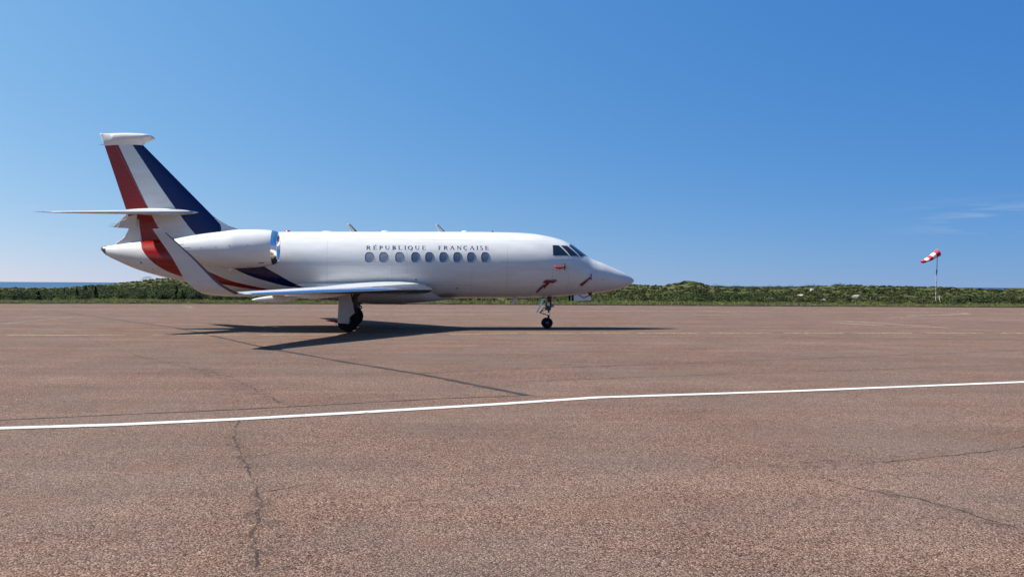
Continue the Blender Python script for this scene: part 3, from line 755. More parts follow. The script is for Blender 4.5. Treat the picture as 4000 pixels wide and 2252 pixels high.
# cabin windows
for k, x0 in enumerate((-6.716, -6.209, -5.639, -5.066, -4.563, -4.051, -3.546, -3.043, -2.529)):
    z0 = 2.612 + 0.0095 * (x0 + 6.716); t0 = t_at(x0, z0); r_ = 1.24
    def sup(i, N, a, b):
        q = 2 * math.pi * i / N; c, s_ = math.cos(q), math.sin(q); e = 2 / 2.7
        return a * math.copysign(abs(c) ** e, c), b * math.copysign(abs(s_) ** e, s_)
    N = 28; V = []; F = []
    for sc_, of in ((1.10, 0.001), (1.06, 0.010), (0.97, 0.010), (0.93, 0.002)):
        for i in range(N):
            du, dv = sup(i, N, 0.143 * sc_, 0.178 * sc_); V.append(surf(x0 + du, t0 - dv / r_, of))
    for j in range(3):
        for i in range(N): F.append((j * N + i, (j + 1) * N + i, (j + 1) * N + (i + 1) % N, j * N + (i + 1) % N))
    w = mesh_obj('cabin_window', V, F, MAT['seal'], jet)
    V = [surf(x0, t0, 0.004)]; F = []
    for sc_ in (0.5, 0.95):
        for i in range(N):
            du, dv = sup(i, N, 0.143 * sc_, 0.178 * sc_); V.append(surf(x0 + du, t0 - dv / r_, 0.004))
    for i in range(N):
        F.append((0, 1 + i, 1 + (i + 1) % N)); F.append((1 + i, 1 + N + i, 1 + N + (i + 1) % N, 1 + (i + 1) % N))
    mesh_obj('window_pane', V, F, MAT['paneshade'] if k < 3 else MAT['pane'], w)
# small round vents and drains on the hull
for x0, z0, r0 in ((-5.034, 1.823, 0.035), (-3.528, 1.506, 0.035), (-14.75, 2.36, 0.035), (-14.35, 2.12, 0.022), (2.0, 1.86, 0.02)):
    t0 = t_at(x0, z0); V = [surf(x0, t0, 0.004)] + [surf(x0 + r0 * math.cos(q * .5236), t0 - r0 * math.sin(q * .5236) / float(hw_f(x0)), 0.004) for q in range(12)]
    mesh_obj('vent', V, [(0, 1 + q, 1 + (q + 1) % 12) for q in range(12)], MAT['seal'], fus)
# oval landing light fairing low on the side
t0 = t_at(-3.82, 1.245); V = [surf(-3.82, t0, 0.032)]; F = []; N = 28
for of, sc_ in ((0.030, 0.55), (0.024, 0.9), (0.002, 1.0)):
    for i in range(N):
        q = 2 * math.pi * i / N; V.append(surf(-3.82 + 0.35 * sc_ * math.cos(q), t0 - 0.18 * sc_ * math.sin(q), of))
for i in range(N):
    F.append((0, 1 + i, 1 + (i + 1) % N))
    for j in range(2): F.append((1 + j * N + i, 1 + (j + 1) * N + i, 1 + (j + 1) * N + (i + 1) % N, 1 + j * N + (i + 1) % N))
mesh_obj('landing_light', V, F, simple('landing_light_cover', (0.25, 0.25, 0.26), 0.3, 0, 0.05, 5), fus)

# lettering, each character from thick and thin strokes with serifs, lying on the hull
TH, TN, SF = 0.20, 0.095, 0.06
def g_line(a, b, w):
    a, b = Vector(a), Vector(b); d = (b - a).normalized(); n_ = Vector((-d.y, d.x)) * w / 2
    return [[a + n_, a - n_, b - n_, b + n_]]
def g_stem(x, w=TH, y0=0.0, y1=1.0, top=True, bot=True):
    q = g_line((x, y0), (x, y1), w)
    if bot: q += g_line((x - w / 2 - 0.10, y0 + SF / 2), (x + w / 2 + 0.10, y0 + SF / 2), SF)
    if top: q += g_line((x - w / 2 - 0.10, y1 - SF / 2), (x + w / 2 + 0.10, y1 - SF / 2), SF)
    return q
def g_arc(cx, cy, rx, ry, a0, a1, wmax, wmin, n_=14):
    q = []; P = []
    for i in range(n_ + 1):
        a = R(a0 + (a1 - a0) * i / n_); w = wmin + (wmax - wmin) * abs(math.cos(a)) ** 1.5
        P.append(((cx + (rx + 0) * math.cos(a), cy + ry * math.sin(a)), (cx + (rx - w) * math.cos(a), cy + (ry - w) * math.sin(a))))
    for (o1, i1), (o2, i2) in zip(P, P[1:]): q.append([Vector(o1), Vector(i1), Vector(i2), Vector(o2)])
    return q
def g_E(w, accent=False):
    q = g_stem(0.2) + g_line((0.2, 0.975), (w, 0.975), 0.05) + g_line((0.2, 0.52), (w * 0.82, 0.52), 0.05) + g_line((0.2, 0.03), (w + 0.03, 0.03), 0.06)
    q += g_line((w - 0.02, 1.0), (w - 0.02, 0.82), 0.05) + g_line((w * 0.8, 0.62), (w * 0.8, 0.42), 0.045) + g_line((w, 0.0), (w + 0.03, 0.22), 0.05)
    if accent: q += g_line((w * 0.45, 1.08), (w * 0.75, 1.27), 0.085)
    return q
def glyph(ch, w):
    if ch == 'R': return g_stem(0.2) + g_arc(0.3, 0.74, w * 0.62, 0.26, 90, -90, TH, TN) + g_line((0.2, 0.97), (0.32, 0.97), TN) + g_line((0.2, 0.51), (0.32, 0.51), TN) + g_line((w * 0.48, 0.5), (w * 0.97, 0.02), TH) + g_line((w * 0.85, 0.025), (w * 1.1, 0.025), SF)
    if ch == 'P': return g_stem(0.2) + g_arc(0.3, 0.72, w * 0.66, 0.28, 90, -90, TH, TN) + g_line((0.2, 0.97), (0.32, 0.97), TN) + g_line((0.2, 0.47), (0.32, 0.47), TN)
    if ch == 'B': return g_stem(0.2) + g_arc(0.3, 0.75, w * 0.58, 0.25, 90, -90, TH, TN) + g_arc(0.3, 0.26, w * 0.66, 0.26, 90, -90, TH, TN) + g_line((0.2, 0.97), (0.32, 0.97), TN) + g_line((0.2, 0.51), (0.32, 0.51), TN) + g_line((0.2, 0.03), (0.32, 0.03), TN)
    if ch == 'E': return g_E(w)
    if ch == 'É': return g_E(w, True)
    if ch == 'F': return [q for q in g_stem(0.2) + g_line((0.2, 0.975), (w, 0.975), 0.05) + g_line((0.2, 0.50), (w * 0.8, 0.50), 0.05) + g_line((w - 0.02, 1.0), (w - 0.02, 0.80), 0.05) + g_line((w * 0.78, 0.6), (w * 0.78, 0.40), 0.045)]
    if ch == 'L': return g_stem(0.2) + g_line((0.2, 0.03), (w, 0.03), 0.06) + g_line((w - 0.03, 0.0), (w, 0.24), 0.05)
    if ch == 'I': return g_stem(w / 2)
    if ch == 'U':
        c = w / 2; return g_stem(0.17, TH, 0.34, 1, True, False) + g_stem(w - 0.12, TN, 0.34, 1, True, False) + g_arc(c, 0.36, c - 0.09, 0.37, 180, 360, 0.11, TN)
    if ch == 'Q': return g_arc(w / 2, 0.5, w / 2, 0.52, 0, 360, TH, TN, 28) + g_line((w * 0.52, 0.06), (w * 1.0, -0.16), 0.09)
    if ch == 'Ç': return g_arc(w * 0.52, 0.5, w * 0.52, 0.52, 48, 318, TH, TN, 22) + g_line((w * 0.88, 0.98), (w * 0.9, 0.72), 0.045) + g_line((w * 0.52, 0.0), (w * 0.6, -0.13), 0.06) + g_arc(w * 0.52, -0.2, 0.13, 0.1, 80, -120, 0.06, 0.04, 8)
    if ch == 'A': return g_line((0.08, 0.02), (w / 2, 1.0), TN) + g_line((w / 2 - 0.02, 1.0), (w - 0.08, 0.02), TH) + g_line((w * 0.24, 0.36), (w * 0.76, 0.36), 0.05) + g_line((-0.04, 0.025), (0.22, 0.025), SF) + g_line((w - 0.26, 0.025), (w + 0.05, 0.025), SF)
    if ch == 'N': return g_stem(0.14, TN, 0, 1, True, True) + g_stem(w - 0.1, TN, 0, 1, True, False) + g_line((0.12, 0.98), (w - 0.1, 0.02), TH)
    if ch == 'S': return g_arc(w * 0.5, 0.75, w * 0.46, 0.27, 40, 200, 0.10, TN) + g_line((w * 0.10, 0.67), (w * 0.92, 0.30), 0.13) + g_arc(w * 0.5, 0.25, w * 0.46, 0.27, 20, -140, 0.10, TN) + g_line((w * 0.86, 0.98), (w * 0.88, 0.78), 0.045) + g_line((w * 0.10, 0.22), (w * 0.08, 0.0), 0.045)
    return []
CAP = 0.158
for word in ([('R', 140, 212), ('É', 262, 328), ('P', 370, 430), ('U', 475, 552), ('B', 600, 668), ('L', 708, 775), ('I', 818, 846), ('Q', 880, 966), ('U', 1008, 1086), ('E', 1133, 1198)],
             [('F', 1425, 1482), ('R', 1522, 1592), ('A', 1640, 1716), ('N', 1765, 1842), ('Ç', 1880, 1952), ('A', 1998, 2076), ('I', 2120, 2148), ('S', 2182, 2236), ('E', 2275, 2338)]):
    for ch, a, b in word:
        mb = MB()
        xa = -6.823 + (a - 140) * 0.002015; wd = (b - a) * 0.002015 / CAP
        zb_ = 2.884 + 0.0098 * (xa + 6.823)
        for poly in glyph(ch, wd):
            Vp = []
            for p in poly:
                x = xa + p.x * CAP; t = t_at(x, zb_) - p.y * CAP / 1.24
                Vp.append(surf(x, t, 0.004))
            mb.add(Vp, [(0, 1, 2, 3)])
        mb.build('letter', MAT['navy'], fus)

# wings, fin and stabilisers
XC = [0, 0.004, 0.015, 0.035, 0.065, 0.10]
XB = [0.10, 0.18, 0.28, 0.40, 0.52, 0.65, 0.78, 0.90, 1.0]
def half(xc, tau): return 5 * tau * (0.2969 * math.sqrt(xc) - 0.126 * xc - 0.3516 * xc ** 2 + 0.2843 * xc ** 3 - 0.1036 * xc ** 4)
def section(s, part, camber=0.012):
    le, te, y, z, tau, ang, side = s
    c = le - te; P = []
    def pt(xc, sg):
        cam_ = camber * 4 * xc * (1 - xc); th = (sg * half(xc, tau) + cam_) * c
        tw = -0.0
        return (le - xc * c, y - side * math.sin(ang) * th, z + math.cos(ang) * th - tw)
    if part == 'nose': seq = [(q, 1) for q in XC[::-1]] + [(q, -1) for q in XC[1:]]
    elif part == 'body': seq = [(q, -1) for q in XB] + [(q, 1) for q in XB[::-1][1:]]
    else: seq = [(q, 1) for q in (XC + XB[1:])[::-1]] + [(q, -1) for q in (XC + XB[1:])[1:-1]]
    return [pt(*q) for q in seq]
def dense(secs, k):
    out = []
    for a, b in zip(secs, secs[1:]):
        for i in range(k): out.append(tuple(p * (1 - i / k) + q * (i / k) for p, q in zip(a, b)))
    return out + [secs[-1]]
def wing(sd):
    def s(le, te, y, z, tau, ang=0.0): return (le, te, sd * y, z, tau, ang, sd)
    # sections from root to the foot of the winglet
    W = [s(-3.95, -8.50, 0.5, 1.46, 0.115), s(-4.44, -8.55, 1.2, 1.465, 0.115), s(-5.13, -8.68, 2.0, 1.47, 0.115), s(-6.60, -9.05, 4.5, 1.435, 0.105), s(-9.50, -10.58, 9.55, 1.355, 0.10)]
    V, F = loft([section(q, 'body') for q in dense(W, 8)], cap0=True, cap1=True)
    w = mesh_obj('wing', V, F, MAT['white'], jet)
    w.data.set_sharp_from_angle(angle=R(50))
    V, F = loft([section(q, 'nose') for q in dense(W[1:], 10)], cap0=True, cap1=True)
    mesh_obj('leading_edge', V, F, MAT['chrome'], w).data.set_sharp_from_angle(angle=R(60))
    # blended winglet
    L = [W[-1], s(-9.64, -10.62, 9.80, 1.358, 0.10, 0.10), s(-9.79, -10.72, 10.0, 1.40, 0.095, 0.45), s(-9.95, -10.84, 10.14, 1.49, 0.09, 0.85), s(-10.14, -10.96, 10.24, 1.61, 0.085, 1.12), s(-10.30, -11.07, 10.30, 1.75, 0.08, 1.25),
         s(-10.81, -11.33, 10.47, 2.30, 0.08, 1.30), s(-11.43, -11.70, 10.65, 2.90, 0.08, 1.30), s(-11.56, -11.75, 10.67, 2.985, 0.06, 1.30)]
    V, F = loft([section(q, 'all', 0.0) for q in dense(L, 5)], cap0=True, cap1=True)
    mesh_obj('winglet', V, F, MAT['white'], w).data.set_sharp_from_angle(angle=R(60))
    V, F = loft([[(p[0] + 0.004, p[1], p[2]) for p in section((q[0], q[0] - (q[0] - q[1]) * 1.0, q[2], q[3], q[4] * 1.06, q[5], q[6]), 'nose', 0.0)] for q in dense(L[2:-1], 5)], cap0=True, cap1=True)
    mesh_obj('winglet_leading_edge', V, F, MAT['rimgrey'], w)
    # flap hinge fairings under the trailing edge
    for y, x0, x1, zc, rr in ((3.2, -7.4, -9.45, 1.30, 0.13), (6.2, -8.6, -10.05, 1.22, 0.10)):
        V, F = loft([[(x0 + (x1 - x0) * u, sd * y + 0.6 * rr * math.sin(math.pi * u) ** 0.7 * math.cos(a), zc - 0.06 * u + rr * math.sin(math.pi * u) ** 0.7 * math.sin(a)) for a in np.linspace(0, 2 * math.pi, 14, endpoint=False)] for u in np.linspace(0.01, 0.99, 14)], cap0=True, cap1=True)
        mesh_obj('flap_fairing', V, F, MAT['lightgrey'], w)
    return w
wing(-1); wing(1)
def stab(sd):
    W = [(-12.95, -15.38, sd * 0.05, 4.20, 0.09, 0.0, sd), (-13.05, -15.40, sd * 0.30, 4.18, 0.09, 0.0, sd), (-16.25, -16.93, sd * 3.78, 3.865, 0.08, 0.0, sd), (-16.45, -16.99, sd * 3.87, 3.855, 0.05, 0, sd)]
    V, F = loft([section(q, 'all', 0.0) for q in dense(W[:3], 8) + [W[3]]], cap0=True, cap1=True)
    o = mesh_obj('stabiliser', V, F, MAT['white'], jet); o.data.set_sharp_from_angle(angle=R(60))
    V, F = loft([[(p[0] + 0.004, p[1], p[2]) for p in section((q[0], q[1], q[2], q[3], q[4] * 1.05, 0, sd), 'nose', 0.0)[3:-3]] for q in dense(W[1:3], 8)], close=False)
    mesh_obj('leading_edge', V, F, MAT['steel'], o)
    for yy in (3.1, 3.45, 3.75):
        u = (yy - 0.3) / 3.48; xx = -15.40 + (-16.93 + 15.40) * u
        MB().tube((xx, sd * yy, 4.18 - 0.315 * u), (xx - 0.22, sd * yy, 4.19 - 0.315 * u), 0.006, 0.003, 6).build('static_wick', MAT['darkmetal'], o)
    # root fairing
    V, F = loft([[(-12.85 - 2.75 * u, sd * 0.10 + sd * 0.17 * math.sin(math.pi * u) ** .6 * math.cos(a), 4.20 + 0.13 * math.sin(math.pi * u) ** .6 * math.sin(a)) for a in np.linspace(0, 2 * math.pi, 16, endpoint=False)] for u in np.linspace(0.005, 0.995, 20)], cap0=True, cap1=True)
    mesh_obj('root_fairing', V, F, MAT['white'], o)
stab(-1); stab(1)
def fin_sec(z, le, te, tau):
    c = le - te; P = []
    xs_ = [0, 0.01, 0.03, 0.07, 0.14, 0.25, 0.4, 0.55, 0.7, 0.85, 1.0]
    for q in xs_[::-1]: P.append((le - q * c, half(q, tau) * c, z))
    for q in xs_[1:-1]: P.append((le - q * c, -half(q, tau) * c, z))
    return P
def fin_te(z): return -15.02 - (z - 3.12) * 0.3265
def fin_le(z): return -14.792 + (6.574 - z) * 0.9735
FZ = [2.75, 3.2] + list(np.linspace(3.5, 6.60, 24))
V, F = loft([fin_sec(z, fin_le(z), fin_te(z), 0.085) for z in FZ], cap0=True, cap1=True)
fin = mesh_obj('fin', V, F, MAT['livery'], jet); fin.data.set_sharp_from_angle(angle=R(60))
for sg in (-1, 1):
    Vr = []
    for z in np.linspace(4.42, 6.52, 16):
        le, te = fin_le(z), fin_te(z); c_ = le - te
        for q in (0.715, 0.725): Vr.append((le - q * c_, sg * (half(q, 0.085) * c_ + 0.003), z))
    mesh_obj('rudder_gap', Vr, [(2 * i, 2 * i + 1, 2 * i + 3, 2 * i + 2) for i in range(15)], MAT['seal'], fin)
# dorsal fillet ahead of the fin
V, F = loft([[(x + 0.0, sg * w_, z) for (x, w_, z) in ((xx, ww, z0), (xx, ww * 0.35, z1), (xx, 0.004, z2)) for sg in (1,)] + [(xx, -0.004, z2), (xx, -ww * 0.35, z1), (xx, -ww, z0)]
             for xx, ww, z0, z1, z2 in ((-12.75, 0.16, 3.25, 4.1, 4.40), (-12.42, 0.16, 3.25, 3.9, 4.13), (-12.1, 0.16, 3.25, 3.72, 3.90), (-11.8, 0.15, 3.3, 3.62, 3.735), (-11.45, 0.13, 3.32, 3.54, 3.62), (-11.0, 0.05, 3.32, 3.45, 3.53))], cap0=True, cap1=True)
mesh_obj('dorsal_fillet', V, F, MAT['white'], fin).data.set_sharp_from_angle(angle=R(40))
# fairings behind the fin root
mb = MB().prism([(-14.95, 3.95), (-15.24, 3.75), (-15.285, 3.62), (-15.33, 3.48), (-15.414, 3.32), (-15.53, 3.20), (-15.72, 3.07), (-15.72, 2.9), (-14.8, 2.9)], 'y', -0.06, 0.06)
mb.build('rudder_root_fairing', MAT['white'], fin, bevel=0.02)
mb = MB().prism([(-15.0, 4.12), (-15.28, 4.02), (-15.43, 3.905), (-15.56, 3.875), (-15.63, 3.74), (-15.60, 3.72), (-15.67, 3.67), (-15.645, 3.65), (-15.71, 3.615), (-15.26, 3.60), (-15.0, 3.62)], 'y', -0.10, 0.10)
mb.build('stabiliser_tail_fairing', MAT['white'], fin, bevel=0.025)
# fin tip bullet
bt = pchip([-16.294, -15.8, -15.3, -14.95, -14.72, -14.55, -14.46, -14.42, -14.41], [6.975, 7.0, 7.018, 7.015, 6.99, 6.95, 6.905, 6.865, 6.845])
bb = pchip([-16.30, -16.13, -14.84, -14.80, -14.72, -14.55, -14.46, -14.42, -14.41], [6.97, 6.545, 6.58, 6.60, 6.68, 6.745, 6.79, 6.82, 6.84])
bw = pchip([-16.30, -16.0, -15.5, -14.95, -14.7, -14.55, -14.46, -14.42, -14.41], [0.012, 0.07, 0.17, 0.215, 0.19, 0.13, 0.075, 0.035, 0.005])
rings = []
for x in np.concatenate([np.linspace(-16.294, -16.13, 6), np.linspace(-16.0, -14.6, 24), np.linspace(-14.55, -14.41, 8)]):
    zt, zb, w = float(bt(x)), float(bb(x)), float(bw(x)); ring = []
    for i in range(28):
        t = 2 * math.pi * i / 28; c = math.cos(t)
        wide = w * (1.0 if c > -0.2 else 0.62 + 0.38 * (1 - (-c - 0.2) / 0.8))
        ring.append((x, wide * math.sin(t), (zt + zb) / 2 + 0.07 * (1 if w > .1 else 0) * (1 - c * c) * 1.0 + (zt - zb) / 2 * c))
    rings.append(ring)
V, F = loft(rings, cap0=True, cap1=True)
bul = mesh_obj('fin_tip_bullet', V, F, MAT['white'], fin)
MB().tube((-16.12, 0, 6.575), (-16.33, 0, 6.585), 0.008, 0.004, 6).build('static_wick', MAT['darkmetal'], fin)

# engines
def engine(sd):
    y0 = sd * 2.05
    prof = [(-9.98, 2.883, 0.592), (-10.15, 2.872, 0.622), (-10.6, 2.85, 0.655), (-11.15, 2.825, 0.664), (-11.75, 2.803, 0.602), (-12.3, 2.80, 0.530), (-12.8, 2.815, 0.425), (-13.22, 2.83, 0.315), (-13.22, 2.83, 0.285), (-12.9, 2.82, 0.27)]
    pz = pchip([p[0] for p in prof[:8]][::-1], [p[1] for p in prof[:8]][::-1]); pr = pchip([p[0] for p in prof[:8]][::-1], [p[2] for p in prof[:8]][::-1])
    N = 48
    def ring(x, zc, r): return [(x, y0 + r * math.cos(2 * math.pi * i / N), zc + r * math.sin(2 * math.pi * i / N)) for i in range(N)]
    rings = [ring(x, float(pz(x)), float(pr(x))) for x in np.linspace(-9.98, -13.22, 40)] + [ring(-13.22, 2.83, 0.285), ring(-12.9, 2.82, 0.27)]
    V, F = loft(rings)
    e = mesh_obj('engine_nacelle', V, F, MAT['white'], jet); e.data.set_sharp_from_angle(angle=R(60))
    # polished intake lip
    lip = [(-9.985, 0.594), (-9.90, 0.575), (-9.84, 0.553), (-9.795, 0.525), (-9.78, 0.497), (-9.79, 0.472), (-9.83, 0.452), (-9.93, 0.44)]
    V, F = loft([ring(x, 2.885 + (x + 9.98) * 0.03, r) for x, r in lip])
    mesh_obj('intake_lip', V, F, MAT['chrome'], e)
    V, F = loft([ring(x, 2.885, r) for x, r in ((-9.93, 0.44), (-10.2, 0.455), (-10.55, 0.47))])
    mesh_obj('intake_duct', V, F, MAT['lightgrey'], e)
    mb = MB()
    for k in range(22):
        a = 2 * math.pi * k / 22; da = 0.11
        P = []
        for r, tw in ((0.13, 0.10), (0.30, 0.06), (0.465, 0.03)):
            P += [(-10.42 + tw, y0 + r * math.cos(a - da), 2.885 + r * math.sin(a - da)), (-10.52 - tw * .3, y0 + r * math.cos(a + da), 2.885 + r * math.sin(a + da))]
        mb.add(P, [(0, 1, 3, 2), (2, 3, 5, 4)])
    mb.build('fan', MAT['steel'], e)
    MB().lathe([(0.0, 0.001), (-0.05, 0.05), (-0.14, 0.10), (-0.26, 0.14)], (-10.25, y0, 2.885), (1, 0, 0), 24).build('spinner', MAT['lightgrey'], e, True)
    V, F = loft([ring(-10.56, 2.885, 0.47), ring(-10.56, 2.885, 0.01)]); mesh_obj('fan_backing', V, F, MAT['black'], e)
    V, F = loft([ring(-12.9, 2.82, 0.27), ring(-12.9, 2.82, 0.01)]); mesh_obj('exhaust', V, F, MAT['black'], e)
    # joints and small openings proud of the cowling
    def onc(x, a, o=0.003): r = float(pr(x)) + o; return (x, y0 + sd * r * math.cos(a), float(pz(x)) + r * math.sin(a))
    def cowl_strip(x0, x1, a0, a1, m, nm):
        V = []; F = []; K = 10
        for q in range(K + 1):
            x = x0 + (x1 - x0) * q / K; V += [onc(x, a0), onc(x, a1)]
        for q in range(K): F.append((2 * q, 2 * q + 1, 2 * q + 3, 2 * q + 2))
        mesh_obj(nm, V, F, m, e)
    cowl_strip(-12.85, -13.15, 0.30, 0.34, MAT['seal'], 'reverser_joint'); cowl_strip(-12.6, -12.85, 0.02, 0.05, MAT['seal'], 'reverser_joint')
    cowl_strip(-12.595, -12.61, -0.7, 0.95, MAT['seal'], 'cowling_joint'); cowl_strip(-10.3, -12.5, 0.015, 0.024, MAT['lightgrey'], 'cowling_joint')
    for x_, a_ in ((-12.25, 0.05), (-11.75, 0.06), (-11.3, 0.12), (-10.7, 0.12)): cowl_strip(x_, x_ - 0.02, a_ - 0.04, a_ + 0.05, MAT['seal'], 'cowling_latch')
    cowl_strip(-10.22, -10.40, -0.98, -0.91, MAT['black'], 'vent_slot')
    mb = MB().prism([(-11.28, 2.20), (-11.42, 2.20), (-11.46, 2.08), (-11.40, 2.07)], 'y', y0 - 0.02, y0 + 0.02); mb.build('drain_mast', MAT['lightgrey'], e)
    # pylon
    V, F = loft([section((-10.35, -12.95, sd * yy, 2.86, 0.085, 0, sd), 'all', 0.0) for yy in (0.7, 1.1, 1.5, 1.7)], cap0=True, cap1=True)
    mesh_obj('pylon', V, F, MAT['white'], e)
engine(-1); engine(1)

# landing gear
def wheel(name, x, y, z, r, w, parent):
    pr = [(-w * .30, r * .30), (-w * .42, r * .50), (-w * .5, r * .62), (-w * .5, r * .82), (-w * .40, r * .95), (-w * .2, r * .995), (0, r), (w * .2, r * .995), (w * .40, r * .95), (w * .5, r * .82), (w * .5, r * .62), (w * .42, r * .50), (w * .30, r * .30)]
    mb = MB().lathe(pr, (x, y, z), (0, 1, 0), 36)
    for sg in (-1, 1): mb.lathe([(sg * w * .46, r * .56), (sg * w * .40, r * .50), (sg * w * .25, r * .42), (sg * w * .28, r * .22), (sg * w * .38, r * .20), (sg * w * .40, 0.001)], (x, y, z), (0, 1, 0), 28, m=1)
    return mb.build(name, [MAT['black'], MAT['rimgrey']], parent, True)
def main_gear(sd):
    y0 = sd * 2.2
    mb = MB().tube((-7.36, y0, 0.36), (-7.34, y0, 1.40), 0.07, 0.085, 14).tube((-7.39, y0 - 0.26, 0.365), (-7.39, y0 + 0.26, 0.365), 0.05, n=12)
    mb.tube((-7.34, y0, 1.05), (-6.95, y0 - sd * 0.35, 1.36), 0.04).tube((-7.30, y0, 0.95), (-7.12, y0, 1.36), 0.055).box((-7.14, y0, 1.05), (0.14, 0.16, 0.42))
    mb.path([(-7.28, y0, 0.92), (-7.08, y0, 0.72), (-7.30, y0, 0.46)], 0.028)
    g = mb.build('main_gear', MAT['darkmetal'], jet, bevel=0.006)
    for q in (-0.19, 0.19): wheel('wheel', -7.39, y0 + q, 0.365, 0.365, 0.22, g)
    P = [(-7.69, 1.30), (-7.30, 1.32), (-7.152, 0.653), (-7.324, 0.503), (-7.349, 0.283), (-7.738, 0.301)]
    MB().prism(P, 'y', sd * 2.56, sd * 2.60).build('gear_door', MAT['doorgrey'], g, bevel=0.008)
    MB().tube((-7.36, y0, 0.9), (-7.45, sd * 2.57, 0.9), 0.022).tube((-7.36, y0, 0.6), (-7.5, sd * 2.57, 0.6), 0.022).build('door_link', MAT['steel'], g)
    MB().path([(-7.74, sd * 2.55, 0.36), (-7.80, sd * 2.5, 0.30), (-7.78, sd * 2.45, 0.22), (-7.72, sd * 2.42, 0.16)], 0.010, 6).build('hydraulic_hose', MAT['black'], g)
main_gear(-1); main_gear(1)
mb = MB().tube((0.04, 0, 0.25), (0.05, 0, 0.72), 0.036, n=14).tube((0.05, 0, 0.68), (0.06, 0, 1.30), 0.066, 0.075, 14).tube((-0.01, -0.13, 0.204), (-0.01, 0.13, 0.204), 0.035).tube((0.0, 0, 0.20), (0.045, 0, 0.32), 0.045, 0.036)
mb.box((0.04, 0, 0.86), (0.24, 0.22, 0.13)).box((0.03, 0, 0.74), (0.19, 0.16, 0.12)).box((0.07, 0, 1.02), (0.13, 0.17, 0.22)).tube((0.08, 0, 1.15), (0.10, 0, 1.42), 0.06, 0.04)
mb.path([(-0.02, 0, 0.70), (-0.13, 0, 0.79), (-0.30, 0, 0.585), (0.03, 0, 0.50)], 0.017).path([(-0.30, 0, 0.585), (-0.15, 0, 0.68), (0.0, 0, 0.72)], 0.014)
mb.path([(-0.02, 0.05, 0.95), (-0.18, 0.05, 1.05), (-0.10, 0.05, 1.25)], 0.022).path([(0.33, 0, 1.22), (0.22, 0, 1.07)], 0.010)
ng = mb.build('nose_gear', MAT['darkmetal'], jet, bevel=0.005)
MB().tube((0.045, 0, 0.40), (0.05, 0, 0.66), 0.041, n=16).build('oleo_piston', MAT['chrome'], ng, True)
for q in (-0.115, 0.115): wheel('wheel', -0.015, q, 0.202, 0.202, 0.13, ng)
for q in (-0.09, 0.09): MB().tube((0.12, q, 0.85), (0.23, q, 0.845), 0.035, 0.042, 14).build('taxi_light', MAT['steel'], ng)
rot = Matrix.Rotation(R(-28), 3, 'Y')
MB().box((-0.27, 0, 0.885), (0.024, 0.34, 0.62), Matrix.Rotation(R(28), 3, 'Y')).build('gear_door', MAT['white'], ng, bevel=0.006)
MB().box((0.02, -0.10, 0.93), (0.09, 0.06, 0.16)).build('steering_actuator', MAT['lightgrey'], ng, bevel=0.01)
for sd in (-1, 1):
    d = MB().prism([(0.955, 1.26), (1.62, 1.345), (1.62, 1.075), (0.955, 1.045)], 'y', sd * 0.30, sd * 0.325).build('nose_gear_door', MAT['lightgrey'], jet, bevel=0.005)
    MB().prism([(0.885, 1.25), (0.953, 1.26), (0.953, 1.045), (0.885, 1.04)], 'y', sd * 0.30, sd * 0.322).build('door_seal', MAT['black'], d)

# aerials, beacon, drains
def blade(name, poly, w, mat, boot=None):
    o = MB().prism(poly, 'y', -w / 2, w / 2).build(name, mat, jet, bevel=w * 0.35)
    if boot: MB().prism(boot, 'y', -w * .62, w * .62).build('leading_edge_boot', MAT['darkmetal'], o)
blade('blade_aerial', [(-7.588, 3.866), (-7.475, 3.866), (-7.20, 3.57), (-7.42, 3.57)], 0.035, MAT['lightgrey'], [(-7.48, 3.868), (-7.445, 3.866), (-7.17, 3.57), (-7.235, 3.57)])
blade('blade_aerial', [(-4.293, 3.902), (-4.21, 3.902), (-3.94, 3.61), (-4.14, 3.61)], 0.035, MAT['lightgrey'], [(-4.215, 3.904), (-4.19, 3.902), (-3.91, 3.61), (-3.95, 3.61)])
blade('blade_aerial', [(-1.15, 1.16), (-1.30, 1.16), (-1.40, 0.90), (-1.37, 0.87), (-1.27, 0.90)], 0.03, MAT['lightgrey'])
blade('blade_aerial', [(-2.05, 3.63), (-2.15, 3.63), (-2.17, 3.68), (-2.14, 3.69)], 0.02, MAT['darkmetal'])
for x0, w_, h_ in ((-6.15, 0.16, 0.045), (-3.18, 0.13, 0.045), (-8.3, 0.2, 0.03), (-5.6, 0.3, -0.03)):
    zz = float(top_f(x0)) if h_ > 0 else float(bf_z(x0))
    V, F = loft([[(x0 + w_ * math.cos(a) * math.cos(b), 0.07 * math.sin(a) * math.cos(b), zz - 0.01 * (1 if h_ > 0 else -1) + h_ * 1.3 * math.sin(b)) for a in np.linspace(0, 2 * math.pi, 20, endpoint=False)] for b in np.linspace(0, 1.5, 6)], cap1=True)
    mesh_obj('satellite_aerial', V, F, MAT['white'] if h_ > 0 else MAT['darkmetal'], fus)
MB().lathe([(0, 0.075), (0.035, 0.072), (0.06, 0.055), (0.075, 0.025), (0.078, 0.001)], (-9.70, 0, float(top_f(-9.7)) - 0.012), (0, 0, 1), 20).build('beacon', MAT['beacon'], fus, True)
MB().tube((3.0, -0.02, 1.56), (2.92, -0.02, 1.52), 0.02).build('drain', MAT['darkmetal'], fus)

